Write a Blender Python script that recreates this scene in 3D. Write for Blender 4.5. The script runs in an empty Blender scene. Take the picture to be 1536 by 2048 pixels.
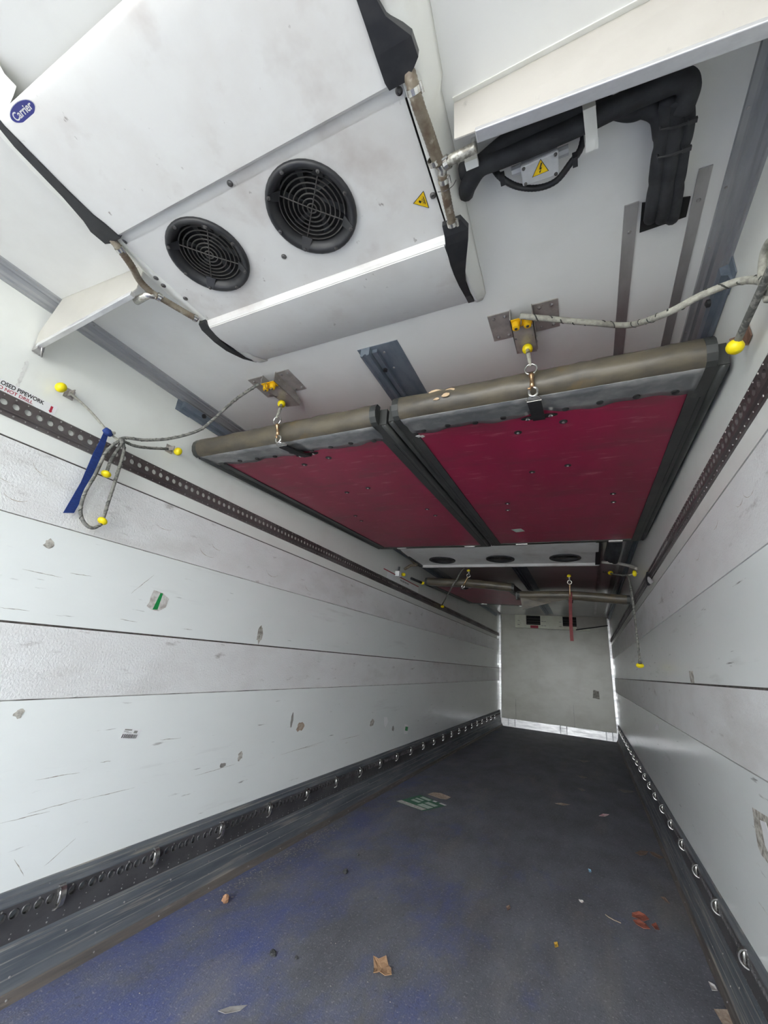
import bpy, math, random
import numpy as np
from mathutils import Vector, Matrix
random.seed(7)
sc = bpy.context.scene
COL = sc.collection

# ------------------------------------------------------------------ camera
F = 829.68
YAW, PITCH, ROLL = .4628, .3374, .0895
CAM = Vector((1.9699, 0, 1.2445))
_f = Vector((-math.sin(YAW)*math.cos(PITCH), math.cos(YAW)*math.cos(PITCH), math.sin(PITCH)))
_r = Vector((math.cos(YAW), math.sin(YAW), 0))
_u = _r.cross(_f)
_cr, _sr = math.cos(ROLL), math.sin(ROLL)
CR = _r*_cr + _u*_sr
CU = _u*_cr - _r*_sr
cd = bpy.data.cameras.new('camera')
co = bpy.data.objects.new('camera', cd)
COL.objects.link(co)
co.matrix_world = Matrix(((CR.x, CU.x, -_f.x, CAM.x), (CR.y, CU.y, -_f.y, CAM.y), (CR.z, CU.z, -_f.z, CAM.z), (0, 0, 0, 1)))
cd.sensor_fit = 'VERTICAL'
cd.sensor_height = 24
cd.lens = F/2048*24
cd.clip_start = .01
sc.camera = co

def P(px, py, x=None, y=None, z=None):
    """point on the pixel's sight line where it meets a plane of the place"""
    d = CR*((px-768)/F) - CU*((py-1024)/F) + _f
    if x is not None: t = (x-CAM.x)/d.x
    elif y is not None: t = (y-CAM.y)/d.y
    else: t = (z-CAM.z)/d.z
    return CAM + d*t

# ------------------------------------------------------------------ light
w = bpy.data.worlds.new('overcast_sky')
sc.world = w
w.use_nodes = True
wn = w.node_tree
bg = wn.nodes['Background']
bg.inputs['Color'].default_value = (.95, .98, 1.0, 1)
bg.inputs['Strength'].default_value = 5.0
sc.view_settings.view_transform = 'Standard'
sc.view_settings.look = 'None'
sc.view_settings.gamma = 1
sc.view_settings.use_curve_mapping = False
sc.view_settings.exposure = 1.48
try:
    sc.cycles.max_bounces = 16
    sc.cycles.diffuse_bounces = 12
except Exception:
    pass

W, H, Y0, Y1 = 2.46, 2.55, -2.3, 11.0

# ------------------------------------------------------------------ materials
MATS = {}
def mat(name, c1, c2=None, scale=6, stretch=(1, 1, 1), rough=.5, metal=0, bump=0, bscale=None, lo=.4, hi=.65,
        c3=None, s3=40, lo3=.62, hi3=.7, stretch3=(1, 1, 1), coat=0, spec=.5, rough2=None, bstretch=None, detail=5, trans=0, c4=None, s4=3, lo4=.5, hi4=.7, stretch4=(1, 1, 1)):
    m = bpy.data.materials.new(name)
    m.use_nodes = True
    nt = m.node_tree
    N, L = nt.nodes, nt.links
    b = N['Principled BSDF']
    b.inputs['Roughness'].default_value = rough
    b.inputs['Metallic'].default_value = metal
    b.inputs['Specular IOR Level'].default_value = spec
    b.inputs['Coat Weight'].default_value = coat
    b.inputs['Coat Roughness'].default_value = .12
    if trans: b.inputs['Transmission Weight'].default_value = trans
    b.inputs['Base Color'].default_value = (*c1, 1)
    tc = N.new('ShaderNodeTexCoord')
    def noise(s, st, det=5):
        mp = N.new('ShaderNodeMapping')
        mp.inputs['Scale'].default_value = st
        L.new(tc.outputs['Object'], mp.inputs['Vector'])
        n = N.new('ShaderNodeTexNoise')
        n.inputs['Scale'].default_value = s
        n.inputs['Detail'].default_value = det
        n.inputs['Roughness'].default_value = .6
        L.new(mp.outputs['Vector'], n.inputs['Vector'])
        return n.outputs['Fac']
    def ramp(fac, a, b_):
        r = N.new('ShaderNodeMapRange')
        r.inputs['From Min'].default_value = a
        r.inputs['From Max'].default_value = b_
        L.new(fac, r.inputs['Value'])
        return r.outputs['Result']
    cur = None
    def mix(fac, base, col):
        x = N.new('ShaderNodeMix')
        x.data_type = 'RGBA'
        L.new(fac, x.inputs['Factor'])
        if base is None: x.inputs['A'].default_value = (*c1, 1)
        else: L.new(base, x.inputs['A'])
        x.inputs['B'].default_value = (*col, 1)
        return x.outputs['Result']
    if c2:
        fac = ramp(noise(scale, stretch, detail), lo, hi)
        cur = mix(fac, cur, c2)
        if rough2 is not None:
            r = N.new('ShaderNodeMapRange')
            r.inputs['To Min'].default_value = rough
            r.inputs['To Max'].default_value = rough2
            L.new(fac, r.inputs['Value'])
            L.new(r.outputs['Result'], b.inputs['Roughness'])
    if c4:
        cur = mix(ramp(noise(s4, stretch4), lo4, hi4), cur, c4)
    if c3:
        cur = mix(ramp(noise(s3, stretch3), lo3, hi3), cur, c3)
    if cur is not None:
        L.new(cur, b.inputs['Base Color'])
    if bump:
        bp = N.new('ShaderNodeBump')
        bp.inputs['Strength'].default_value = bump
        bp.inputs['Distance'].default_value = .004
        L.new(noise(bscale or scale*3, bstretch or stretch, 4), bp.inputs['Height'])
        L.new(bp.outputs['Normal'], b.inputs['Normal'])
    MATS[name] = m
    return m

GREL = (.80, .82, .795)
mat('grp_ceiling', (.79, .79, .765), (.72, .715, .685), 3, rough=.16, lo=.5, hi=.8, c3=(.45, .42, .38), s3=14, lo3=.76, hi3=.85, bump=.04, bscale=60)
mat('wall_smooth', (.84, .87, .855), (.78, .81, .795), 2, (1, .35, 1), rough=.2, lo=.4, hi=.8,
    c3=(.26, .25, .24), s3=10, stretch3=(1, .4, 4.5), lo3=.665, hi3=.76, bump=.05, bscale=30, c4=(.50, .50, .49), s4=2.6, stretch4=(1, .3, 3), lo4=.62, hi4=.9)
mat('wall_grain', (.80, .805, .80), (.72, .71, .70), 5, (1, .6, 1.2), rough=.34, lo=.42, hi=.8,
    c3=(.30, .27, .25), s3=8, stretch3=(1, .6, 2.2), lo3=.63, hi3=.80, bump=.8, bscale=110, bstretch=(1, 1, 1), c4=(.55, .53, .5), s4=2.2, stretch4=(1, .5, 1.4), lo4=.55, hi4=.85)
mat('wall_upper', (.80, .815, .775), (.73, .73, .69), 3, rough=.2, lo=.5, hi=.85, c3=(.35, .32, .3), s3=11, stretch3=(1, .5, 2.4), lo3=.72, hi3=.82, bump=.03, bscale=40)
mat('joint_dark', (.05, .045, .04), (.12, .1, .09), 30, rough=.8)
mat('joint_pale', (.42, .41, .39), (.10, .09, .08), 7, (1, 1.2, 1), rough=.8, lo=.45, hi=.65)
mat('aluminium', (.46, .47, .48), (.33, .34, .36), 9, (1, .25, 2), rough=.4, metal=.5, lo=.4, hi=.7, rough2=.55, bump=.05, bscale=50)
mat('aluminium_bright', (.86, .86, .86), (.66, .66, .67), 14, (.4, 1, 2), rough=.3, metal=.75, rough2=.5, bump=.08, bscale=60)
mat('kick_aluminium', (.17, .185, .20), (.11, .125, .145), 5, (1, .35, 3), rough=.48, metal=.3, lo=.4, hi=.62, rough2=.6, c3=(.34, .32, .28), s3=4, stretch3=(1, .5, 16), lo3=.56, hi3=.7, bump=.1, bscale=40)
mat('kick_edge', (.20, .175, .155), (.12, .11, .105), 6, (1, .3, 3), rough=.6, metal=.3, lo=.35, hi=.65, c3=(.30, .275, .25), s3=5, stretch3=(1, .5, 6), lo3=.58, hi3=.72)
mat('worn_highlight_rib', (.33, .33, .31), (.17, .18, .185), 7, (1, .5, 1), rough=.5, metal=.3, lo=.4, hi=.65)  # worn edge tone, made paler to paint in light on the ridges
mat('rail_steel', (.20, .185, .18), (.115, .095, .095), 2.2, (1, .5, 1), rough=.45, metal=.55, lo=.42, hi=.58, c3=(.22, .09, .04), s3=9, lo3=.72, hi3=.8, bump=.08, bscale=60)
mat('kick_rail', (.11, .107, .11), (.07, .068, .07), 8, (1, .5, 1), rough=.42, metal=.4, lo=.4, hi=.65, bump=.08, bscale=60)
mat('rivet', (.50, .49, .48), (.30, .28, .27), 40, rough=.35, metal=.7)
mat('steel_ring', (.40, .395, .39), (.26, .255, .25), 30, rough=.25, metal=.85)
mat('galvanised', (.27, .31, .36), (.19, .23, .28), 18, (1, .3, 1), rough=.42, metal=.45, lo=.4, hi=.65, bump=.05, bscale=60)
mat('strip_metal', (.50, .49, .485), (.36, .345, .335), 8, (1, .4, 1), rough=.42, metal=.6, lo=.4, hi=.65)
mat('unit_white', (.76, .755, .735), (.68, .655, .625), 3.5, rough=.34, lo=.42, hi=.75, c3=(.30, .27, .25), s3=34, lo3=.675, hi3=.76, stretch3=(1, .7, 1), bump=.05, bscale=50, c4=(.52, .47, .44), s4=4.0, lo4=.54, hi4=.82)
mat('side_housing', (.80, .80, .76), (.68, .66, .60), 6, rough=.3, lo=.5, hi=.8)
mat('black_plastic', (.020, .021, .024), (.035, .035, .037), 20, rough=.42)
mat('black_deep', (.006, .006, .007), (.012, .012, .012), 20, rough=.7)
mat('grille', (.045, .042, .04), (.075, .07, .065), 40, rough=.5)
mat('black_foam', (.016, .017, .020), (.034, .036, .040), 16, rough=.72, bump=.3, bscale=50)
mat('hose', (.20, .17, .125), (.11, .075, .05), 22, rough=.45, lo=.42, hi=.62, c3=(.34, .31, .25), s3=30, lo3=.58, hi3=.7)
mat('clamp', (.72, .70, .66), (.45, .43, .40), 60, rough=.25, metal=.9)
mat('braid', (.55, .54, .48), (.30, .28, .24), 90, rough=.4, metal=.4, lo=.45, hi=.55)
mat('screw', (.17, .165, .16), (.11, .105, .10), 60, rough=.4, metal=.7)
mat('guard_sheet', (.51, .485, .445), (.45, .425, .385), 5, rough=.38, lo=.45, hi=.75, c3=(.36, .34, .31), s3=18, lo3=.70, hi3=.8, stretch3=(1, 1, .5), bump=.03, bscale=40)
mg = mat('guard_clear', (.66, .64, .58), (.60, .575, .51), 5, rough=.35, lo=.45, hi=.75)
mg.node_tree.nodes['Principled BSDF'].inputs['Alpha'].default_value = .58
mat('jbox', (.50, .51, .52), (.44, .45, .46), 20, rough=.4)
mat('sign_yellow', (.85, .58, .01), (.75, .48, .01), 30, rough=.4)
mat('sign_black', (.015, .014, .013), (.03, .03, .03), 30, rough=.5)
mat('sign_red', (.42, .02, .05), (.34, .02, .04), 30, rough=.5)
mat('sign_white', (.82, .82, .82), (.76, .76, .77), 20, rough=.4)
mat('logo_blue', (.03, .035, .26), (.035, .04, .22), 30, rough=.3)
mat('logo_silver', (.62, .63, .68), (.5, .5, .55), 30, rough=.3)
mat('ball_yellow', (.88, .72, .005), (.78, .55, .0), 30, rough=.42, lo=.5, hi=.75)
mat('clip_yellow', (.86, .50, .005), (.74, .38, .0), 30, rough=.45, lo=.5, hi=.75)
mat('rope', (.24, .235, .21), (.115, .115, .105), 55, (1, 1, 1), rough=.85, lo=.45, hi=.55, bump=.4, bscale=180)
mat('rope_pale', (.40, .39, .33), (.30, .29, .25), 60, rough=.85, lo=.45, hi=.6, bump=.4, bscale=180)
mat('rope_fleck', (.045, .05, .045), (.08, .08, .07), 60, rough=.85)
mat('webbing_blue', (.012, .040, .20), (.010, .028, .14), 40, (1, 1, 4), rough=.75, bump=.2, bscale=200)
mat('webbing_black', (.008, .008, .009), (.016, .016, .016), 60, rough=.8, bump=.2, bscale=200)
mat('webbing_red', (.22, .05, .05), (.16, .04, .04), 60, rough=.8)
mat('bracket_steel', (.46, .43, .40), (.34, .31, .285), 16, rough=.42, metal=.35, lo=.4, hi=.65, c3=(.17, .13, .10), s3=24, lo3=.66, hi3=.76)
mat('rusty_steel', (.26, .16, .12), (.17, .10, .07), 22, rough=.7, metal=.3, lo=.4, hi=.6)
mat('brass', (.50, .33, .19), (.32, .20, .11), 60, rough=.3, metal=.9)
mat('chrome', (.75, .74, .70), (.5, .48, .45), 60, rough=.2, metal=.95)
mat('panel_red', (.33, .016, .064), (.25, .013, .048), 2.2, (1.5, .7, 1), rough=.38, lo=.35, hi=.7, c4=(.15, .032, .046), s4=3.5, stretch4=(.5, 1.6, 1), lo4=.52, hi4=.78,
    c3=(.50, .16, .21), s3=13, stretch3=(.5, 2.6, 1), lo3=.60, hi3=.80, bump=.06, bscale=60)
mat('panel_trim', (.030, .032, .031), (.052, .054, .050), 6, rough=.45, lo=.4, hi=.7, c3=(.10, .10, .09), s3=16, lo3=.66, hi3=.8, bump=.1, bscale=50)
mat('cap_vinyl', (.115, .096, .064), (.072, .062, .048), 7, (1, 1.6, 2), rough=.46, lo=.4, hi=.62, c3=(.20, .125, .035), s3=3.2, lo3=.62, hi3=.75, coat=.08, bump=.3, bscale=16)
mat('cap_sheet', (.15, .154, .158), (.30, .295, .285), 8, (1, 1.4, 1), rough=.28, lo=.46, hi=.68, coat=.4, bump=.6, bscale=14)
mat('torn_foam', (.62, .46, .30), (.5, .36, .22), 40, rough=.9)
mat('stud', (.012, .012, .012), (.03, .03, .03), 60, rough=.5)
def floor_material():
    m = mat('floor_cover', (.150, .154, .168), rough=.6, spec=.3)
    nt = m.node_tree; N, L = nt.nodes, nt.links
    b = N['Principled BSDF']
    tc = next(n for n in N if n.type == 'TEX_COORD')
    def noise(scale, st=(1, 1, 1), det=6, rg=.62):
        mp = N.new('ShaderNodeMapping'); mp.inputs['Scale'].default_value = st
        L.new(tc.outputs['Object'], mp.inputs['Vector'])
        n = N.new('ShaderNodeTexNoise'); n.inputs['Scale'].default_value = scale; n.inputs['Detail'].default_value = det; n.inputs['Roughness'].default_value = rg
        L.new(mp.outputs['Vector'], n.inputs['Vector']); return n.outputs['Fac']
    def rng(v, a, c, lo=0, hi=1):
        r = N.new('ShaderNodeMapRange'); r.inputs['From Min'].default_value = a; r.inputs['From Max'].default_value = c
        r.inputs['To Min'].default_value = lo; r.inputs['To Max'].default_value = hi
        L.new(v, r.inputs['Value']); return r.outputs['Result']
    def math_(op, p, q):
        n = N.new('ShaderNodeMath'); n.operation = op
        for i, v in enumerate((p, q)):
            if isinstance(v, (int, float)): n.inputs[i].default_value = v
            else: L.new(v, n.inputs[i])
        return n.outputs[0]
    def mix(f, p, q):
        x = N.new('ShaderNodeMix'); x.data_type = 'RGBA'; L.new(f, x.inputs['Factor'])
        for k, v in (('A', p), ('B', q)):
            if isinstance(v, tuple): x.inputs[k].default_value = (*v, 1)
            else: L.new(v, x.inputs[k])
        return x.outputs['Result']
    sx = N.new('ShaderNodeSeparateXYZ'); L.new(tc.outputs['Object'], sx.inputs[0])
    # the blue coating survives along one side near the doors and is trodden grey elsewhere
    keep = math_('ADD', rng(sx.outputs['X'], .2, 2.1, .10, -.10), rng(sx.outputs['Y'], 1.2, 6.5, .07, -.16))
    blue = rng(math_('ADD', noise(2.0, (1.4, .8, 1), 7, .7), keep), .50, .74, 0, .9)
    grey = mix(rng(noise(4, (1, .5, 1)), .36, .66), (.175, .184, .215), (.118, .123, .140))
    col = mix(blue, grey, (.090, .112, .275))
    col = mix(rng(noise(2.6, (1.4, .35, 1)), .54, .74, 0, .6), col, (.235, .225, .212))
    col = mix(rng(noise(75, (1, 1, 1), 3, .7), .56, .76, 0, .6), col, (.46, .46, .47))
    col = mix(rng(noise(48, (1, .8, 1), 4, .75), .56, .72, 0, .6), col, (.050, .052, .060))
    L.new(col, b.inputs['Base Color'])
    bp = N.new('ShaderNodeBump'); bp.inputs['Strength'].default_value = .5; bp.inputs['Distance'].default_value = .004
    L.new(noise(140, (1, 1, 1), 4), bp.inputs['Height']); L.new(bp.outputs['Normal'], b.inputs['Normal'])
floor_material()
mat('floor_dirt', (.36, .35, .34), (.24, .23, .22), 14, rough=.9, bump=.3, bscale=60)
mat('board', (.64, .635, .565), (.54, .53, .455), 2.4, (1, 1, 1.6), rough=.32, lo=.42, hi=.75, c3=(.28, .26, .22), s3=16, stretch3=(1, 1, .8), lo3=.70, hi3=.82)
mat('front_unit_white', (.84, .85, .72), (.74, .74, .60), 5, rough=.35)
mat('concrete', (.30, .285, .26), (.24, .23, .21), 2, rough=.9)
mat('cardboard', (.46, .29, .17), (.34, .20, .11), 30, rough=.9, bump=.3, bscale=60)
mat('clod', (.38, .21, .12), (.26, .14, .08), 40, rough=.95, bump=.5, bscale=60)
mat('leaf_red', (.36, .115, .075), (.22, .07, .05), 25, rough=.6)
mat('leaf_brown', (.24, .17, .13), (.16, .11, .09), 25, rough=.7)
mat('paper', (.58, .57, .55), (.42, .41, .39), 25, rough=.8)
mat('paper_grey', (.30, .29, .27), (.20, .19, .18), 25, rough=.85)
mat('card_green', (.055, .19, .11), (.04, .14, .085), 20, rough=.6)
mat('print_pale', (.55, .66, .58), (.45, .55, .48), 30, rough=.6)
mat('rubber_lump', (.03, .032, .035), (.06, .06, .062), 40, rough=.85, bump=.4, bscale=60)
mat('stain', (.70, .70, .67), (.50, .49, .46), 30, rough=.4, lo=.5, hi=.7)
mat('residue', (.52, .50, .45), (.22, .20, .17), 45, rough=.8, lo=.4, hi=.6)
mat('residue_brown', (.48, .40, .32), (.34, .26, .2), 60, rough=.8, lo=.4, hi=.6)
mat('sticker_green', (.01, .28, .07), (.01, .24, .06), 20, rough=.35)
mat('sticker_pale', (.66, .65, .62), (.44, .40, .37), 40, rough=.6, lo=.42, hi=.62)
mat('pink_print', (.55, .22, .28), (.7, .6, .6), 60, rough=.7, lo=.4, hi=.6)
mat('blue_scrap', (.25, .45, .6), (.2, .36, .5), 60, rough=.6)
mat('yellow_scrap', (.62, .40, .06), (.5, .3, .04), 60, rough=.6)
mat('twig', (.40, .34, .26), (.3, .25, .19), 60, rough=.9)


# ------------------------------------------------------------------ mesh builder
ORG = {}
class MB:
    def __init__(s): s.v = []; s.f = []
    def add(s, vs, fs):
        o = len(s.v)
        s.v += [tuple(v) for v in vs]
        s.f += [tuple(i+o for i in f) for f in fs]
        return s
    def hexa(s, p):   # p: bottom 4 ccw, top 4 ccw
        return s.add(p, [(3, 2, 1, 0), (4, 5, 6, 7), (0, 1, 5, 4), (1, 2, 6, 5), (2, 3, 7, 6), (3, 0, 4, 7)])
    def box(s, x0, x1, y0, y1, z0, z1):
        return s.hexa([(x0, y0, z0), (x1, y0, z0), (x1, y1, z0), (x0, y1, z0), (x0, y0, z1), (x1, y0, z1), (x1, y1, z1), (x0, y1, z1)])
    def prism(s, poly, vec):
        n = len(poly); vec = Vector(vec)
        a = [Vector(p) for p in poly]
        b = [p+vec for p in a]
        return s.add(a+b, [tuple(range(n-1, -1, -1)), tuple(range(n, 2*n))] + [(i, (i+1) % n, (i+1) % n+n, i+n) for i in range(n)])
    def strip(s, poly, vec):   # open profile sheet
        n = len(poly); vec = Vector(vec)
        a = [Vector(p) for p in poly]
        return s.add(a+[p+vec for p in a], [(i, i+1, i+1+n, i+n) for i in range(n-1)])
    def tube(s, path, r, seg=8, caps=True, closed=False):
        p = [Vector(q) for q in path]
        n = len(p)
        rr = r if isinstance(r, (list, tuple)) else [r]*n
        T = []
        for i in range(n):
            if closed: t = p[(i+1) % n]-p[i-1]
            else: t = p[min(i+1, n-1)]-p[max(i-1, 0)]
            T.append(t.normalized())
        a = Vector((0, 0, 1)) if abs(T[0].z) < .9 else Vector((1, 0, 0))
        nn = T[0].cross(a).normalized()
        vs = []
        for i in range(n):
            nn = (nn - T[i]*nn.dot(T[i])).normalized()
            b = T[i].cross(nn)
            for k in range(seg):
                th = 2*math.pi*k/seg
                vs.append(p[i]+(nn*math.cos(th)+b*math.sin(th))*rr[i])
        fs = []
        m = n if closed else n-1
        for i in range(m):
            j = (i+1) % n
            for k in range(seg):
                l = (k+1) % seg
                fs.append((i*seg+k, i*seg+l, j*seg+l, j*seg+k))
        if caps and not closed:
            fs.append(tuple(range(seg-1, -1, -1)))
            fs.append(tuple((n-1)*seg+k for k in range(seg)))
        return s.add(vs, fs)
    def lathe(s, prof, o, axis=(0, 0, 1), seg=24):
        o = Vector(o); ax = Vector(axis).normalized()
        a = Vector((1, 0, 0)) if abs(ax.x) < .9 else Vector((0, 1, 0))
        e1 = (a-ax*a.dot(ax)).normalized(); e2 = ax.cross(e1)
        vs, fs = [], []
        for r, h in prof:
            for k in range(seg):
                th = 2*math.pi*k/seg
                vs.append(o+ax*h+(e1*math.cos(th)+e2*math.sin(th))*r)
        for i in range(len(prof)-1):
            for k in range(seg):
                l = (k+1) % seg
                fs.append((i*seg+k, i*seg+l, (i+1)*seg+l, (i+1)*seg+k))
        return s.add(vs, fs)
    def ball(s, c, r, ax=(0, 0, 1), sq=1, seg=12, hole=0):
        pr = []
        n = 7
        for i in range(n+1):
            t = math.pi*i/n
            pr.append((max(r*math.sin(t), .0004+hole), -r*sq*math.cos(t)))
        return s.lathe(pr, c, ax, seg)
    def ring(s, c, R, r, ax=(0, 0, 1), seg=24, ts=6, sx=1, e=None):
        c = Vector(c); ax = Vector(ax).normalized()
        a = Vector(e) if e else (Vector((1, 0, 0)) if abs(ax.x) < .9 else Vector((0, 1, 0)))
        e1 = (a-ax*a.dot(ax)).normalized(); e2 = ax.cross(e1)
        return s.tube([c+e1*R*sx*math.cos(2*math.pi*k/seg)+e2*R*math.sin(2*math.pi*k/seg) for k in range(seg)], r, ts, closed=True)
    def build(s, name, m, parent=None, smooth=False, origin=None, bevel=0):
        me = bpy.data.meshes.new(name)
        if parent is not None: org = ORG[parent.name]
        elif origin is not None: org = Vector(origin)
        else:
            xs = [v[0] for v in s.v]; ys = [v[1] for v in s.v]; zs = [v[2] for v in s.v]
            org = Vector(((min(xs)+max(xs))/2, (min(ys)+max(ys))/2, min(zs)))
        me.from_pydata([(v[0]-org.x, v[1]-org.y, v[2]-org.z) for v in s.v], [], s.f)
        me.materials.append(MATS[m])
        if smooth:
            me.polygons.foreach_set('use_smooth', [True]*len(me.polygons))
        me.update()
        o = bpy.data.objects.new(name, me)
        COL.objects.link(o)
        if parent is not None: o.parent = parent
        else: o.location = org
        ORG[o.name] = org
        if smooth == 'auto':
            try:
                me.set_sharp_from_angle(angle=math.radians(38))
            except Exception: pass
        if bevel:
            md = o.modifiers.new('bevel', 'BEVEL'); md.width = bevel; md.segments = 2; md.limit_method = 'ANGLE'
        return o

def recalc(o):
    import bmesh
    bm = bmesh.new(); bm.from_mesh(o.data)
    bmesh.ops.recalc_face_normals(bm, faces=bm.faces[:])
    bm.to_mesh(o.data); bm.free()
    return o

def tag(o, label, cat, group=None):
    o['label'] = label; o['category'] = cat
    if group: o['group'] = group
    return o
def thing(name, label, cat, loc, group=None):
    o = bpy.data.objects.new(name, None)
    o.empty_display_size = .05
    COL.objects.link(o)
    o.location = loc
    ORG[o.name] = Vector(loc)
    return tag(o, label, cat, group)
def struct(o): o['kind'] = 'structure'; return o
def stuff(o): o['kind'] = 'stuff'; return o

def smoothpath(pts, n=8):
    """Catmull-Rom through the points"""
    p = [Vector(q) for q in pts]
    p = [p[0]*2-p[1]] + p + [p[-1]*2-p[-2]]
    out = []
    for i in range(1, len(p)-2):
        for k in range(n):
            t = k/n
            out.append(.5*((2*p[i])+(p[i+1]-p[i-1])*t+(2*p[i-1]-5*p[i]+4*p[i+1]-p[i+2])*t*t+(3*p[i]-p[i-1]-3*p[i+1]+p[i+2])*t**3))
    out.append(p[-2])
    return out

def text_mb(txt, size, o, right, up, shear=0, depth=.0006, bold=0, squeeze=1, width=None):
    cu = bpy.data.curves.new('lettering', 'FONT')
    cu.body = txt; cu.size = size; cu.shear = shear; cu.extrude = 0; cu.offset = bold
    ob = bpy.data.objects.new('lettering', cu)
    COL.objects.link(ob)
    dg = bpy.context.evaluated_depsgraph_get()
    me = bpy.data.meshes.new_from_object(ob.evaluated_get(dg))
    right = Vector(right).normalized(); up = Vector(up).normalized(); nrm = right.cross(up); o = Vector(o)
    if width:
        xs = [v.co.x for v in me.vertices]; squeeze = width/(max(xs)-min(xs))
    mb = MB()
    mb.add([o+right*v.co.x*squeeze+up*v.co.y+nrm*depth for v in me.vertices], [tuple(p.vertices) for p in me.polygons])
    bpy.data.objects.remove(ob); bpy.data.meshes.remove(me); bpy.data.curves.remove(cu)
    return mb

# ================================================================== SETTING
yard = struct(MB().box(-14, 16, -26, Y0-.05, -1.32, -1.25).build('floor_yard', 'concrete', origin=(0, 0, 0)))

fl = struct(MB().box(0, W, Y0, Y1, -.12, 0).build('floor', 'floor_cover', origin=(0, 0, 0)))
ce = struct(MB().box(-.08, W+.08, Y0, Y1+.1, H, H+.08).build('ceiling', 'grp_ceiling', origin=(0, 0, 0)))

ZJ = [.30, .977, 1.254, 1.648, 1.925, H]
JG = [0, .0022, .0040, .0022, .0034]
for side, xw, sg in (('left', 0, 1), ('right', W, -1)):
    wl = struct(MB().box(min(xw-.08*sg, xw-.008*sg), max(xw-.08*sg, xw-.008*sg), Y0, Y1+.1, -.12, H).build('wall_'+side, 'joint_pale', origin=(0, 0, 0)))
    for i in range(5):
        z0 = (0 if i == 0 else ZJ[i]+JG[i]); z1 = ZJ[i+1]-(JG[i+1] if i < 4 else 0)
        mb = MB().box(min(xw, xw-.0085*sg), max(xw, xw-.0085*sg), Y0, Y1, z0, z1)
        mb.build('wall_panel', ['wall_smooth', 'wall_grain', 'wall_smooth', 'wall_grain', 'wall_upper'][i], wl)
    for zj in (ZJ[2], ZJ[4]):
        MB().box(min(xw-.009*sg, xw-.006*sg), max(xw-.009*sg, xw-.006*sg), Y0, Y1, zj-.006, zj+.006).build('joint_strip', 'joint_dark', wl)

# ---- corner extrusions along the roof edge
for k, (xw, sg) in enumerate(((0, 1), (W, -1))):
    pr = [(0, 2.505), (.007, 2.505), (.008, 2.517), (.016, 2.521), (.020, 2.532), (.034, 2.540), (.046, 2.537), (.052, 2.5425), (.066, 2.5435), (.068, H), (0, H)]
    mb = MB().prism([(xw+sg*a, Y0, b) for a, b in pr], (0, Y1-Y0, 0))
    tr = struct(recalc(mb.build('trim_%d' % (k+1), 'aluminium', origin=(0, 0, 0))))
    rv = MB()
    y = .3
    while y < 10.8:
        rv.lathe([(.0045, 0), (.004, .002), (.0005, .003)], (xw+sg*.059, y, 2.543), (0, 0, -1), 6)
        y += .075 if sg > 0 else .19
    stuff(rv.build('rivets', 'rivet', tr))

# ---- perforated rails
def perforated(x, sg, z0, z1, zh, r, pitch, y0, y1, depth, lip=.0004):
    mb = MB()
    n = int((y1-y0)/pitch)
    S = 12
    # outline of one cell, S points, matched by angle
    circ = [(math.cos(2*math.pi*(k+.5)/S), math.sin(2*math.pi*(k+.5)/S)) for k in range(S)]
    for i in range(n):
        yc = y0+(i+.5)*pitch
        hy = pitch/2
        vs, fs = [], []
        for c, s_ in circ:
            t = min(hy/abs(c) if abs(c) > 1e-6 else 1e9, ((z1-zh) if s_ > 0 else (zh-z0))/abs(s_) if abs(s_) > 1e-6 else 1e9)
            vs.append((x, yc+c*t, zh+s_*t))
        # move the nearest points into the corners
        for (cy, cz) in ((hy, z1-zh), (-hy, z1-zh), (-hy, z0-zh), (hy, z0-zh)):
            a = math.atan2(cz, cy)
            best = min(range(S), key=lambda k: abs((a-2*math.pi*(k+.5)/S+math.pi) % (2*math.pi)-math.pi))
            vs[best] = (x, yc+cy, zh+cz)
        for c, s_ in circ: vs.append((x, yc+r*1.14*c, zh+r*1.14*s_))
        for c, s_ in circ: vs.append((x+sg*lip, yc+r*c, zh+r*s_))
        for c, s_ in circ: vs.append((x-sg*depth, yc+r*c, zh+r*s_))
        for k in range(S):
            l = (k+1) % S
            fs.append((k, l, S+l, S+k)); fs.append((S+k, S+l, 2*S+l, 2*S+k)); fs.append((2*S+k, 2*S+l, 3*S+l, 3*S+k))
        mb.add(vs, fs)
    return mb, y0+n*pitch

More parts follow.
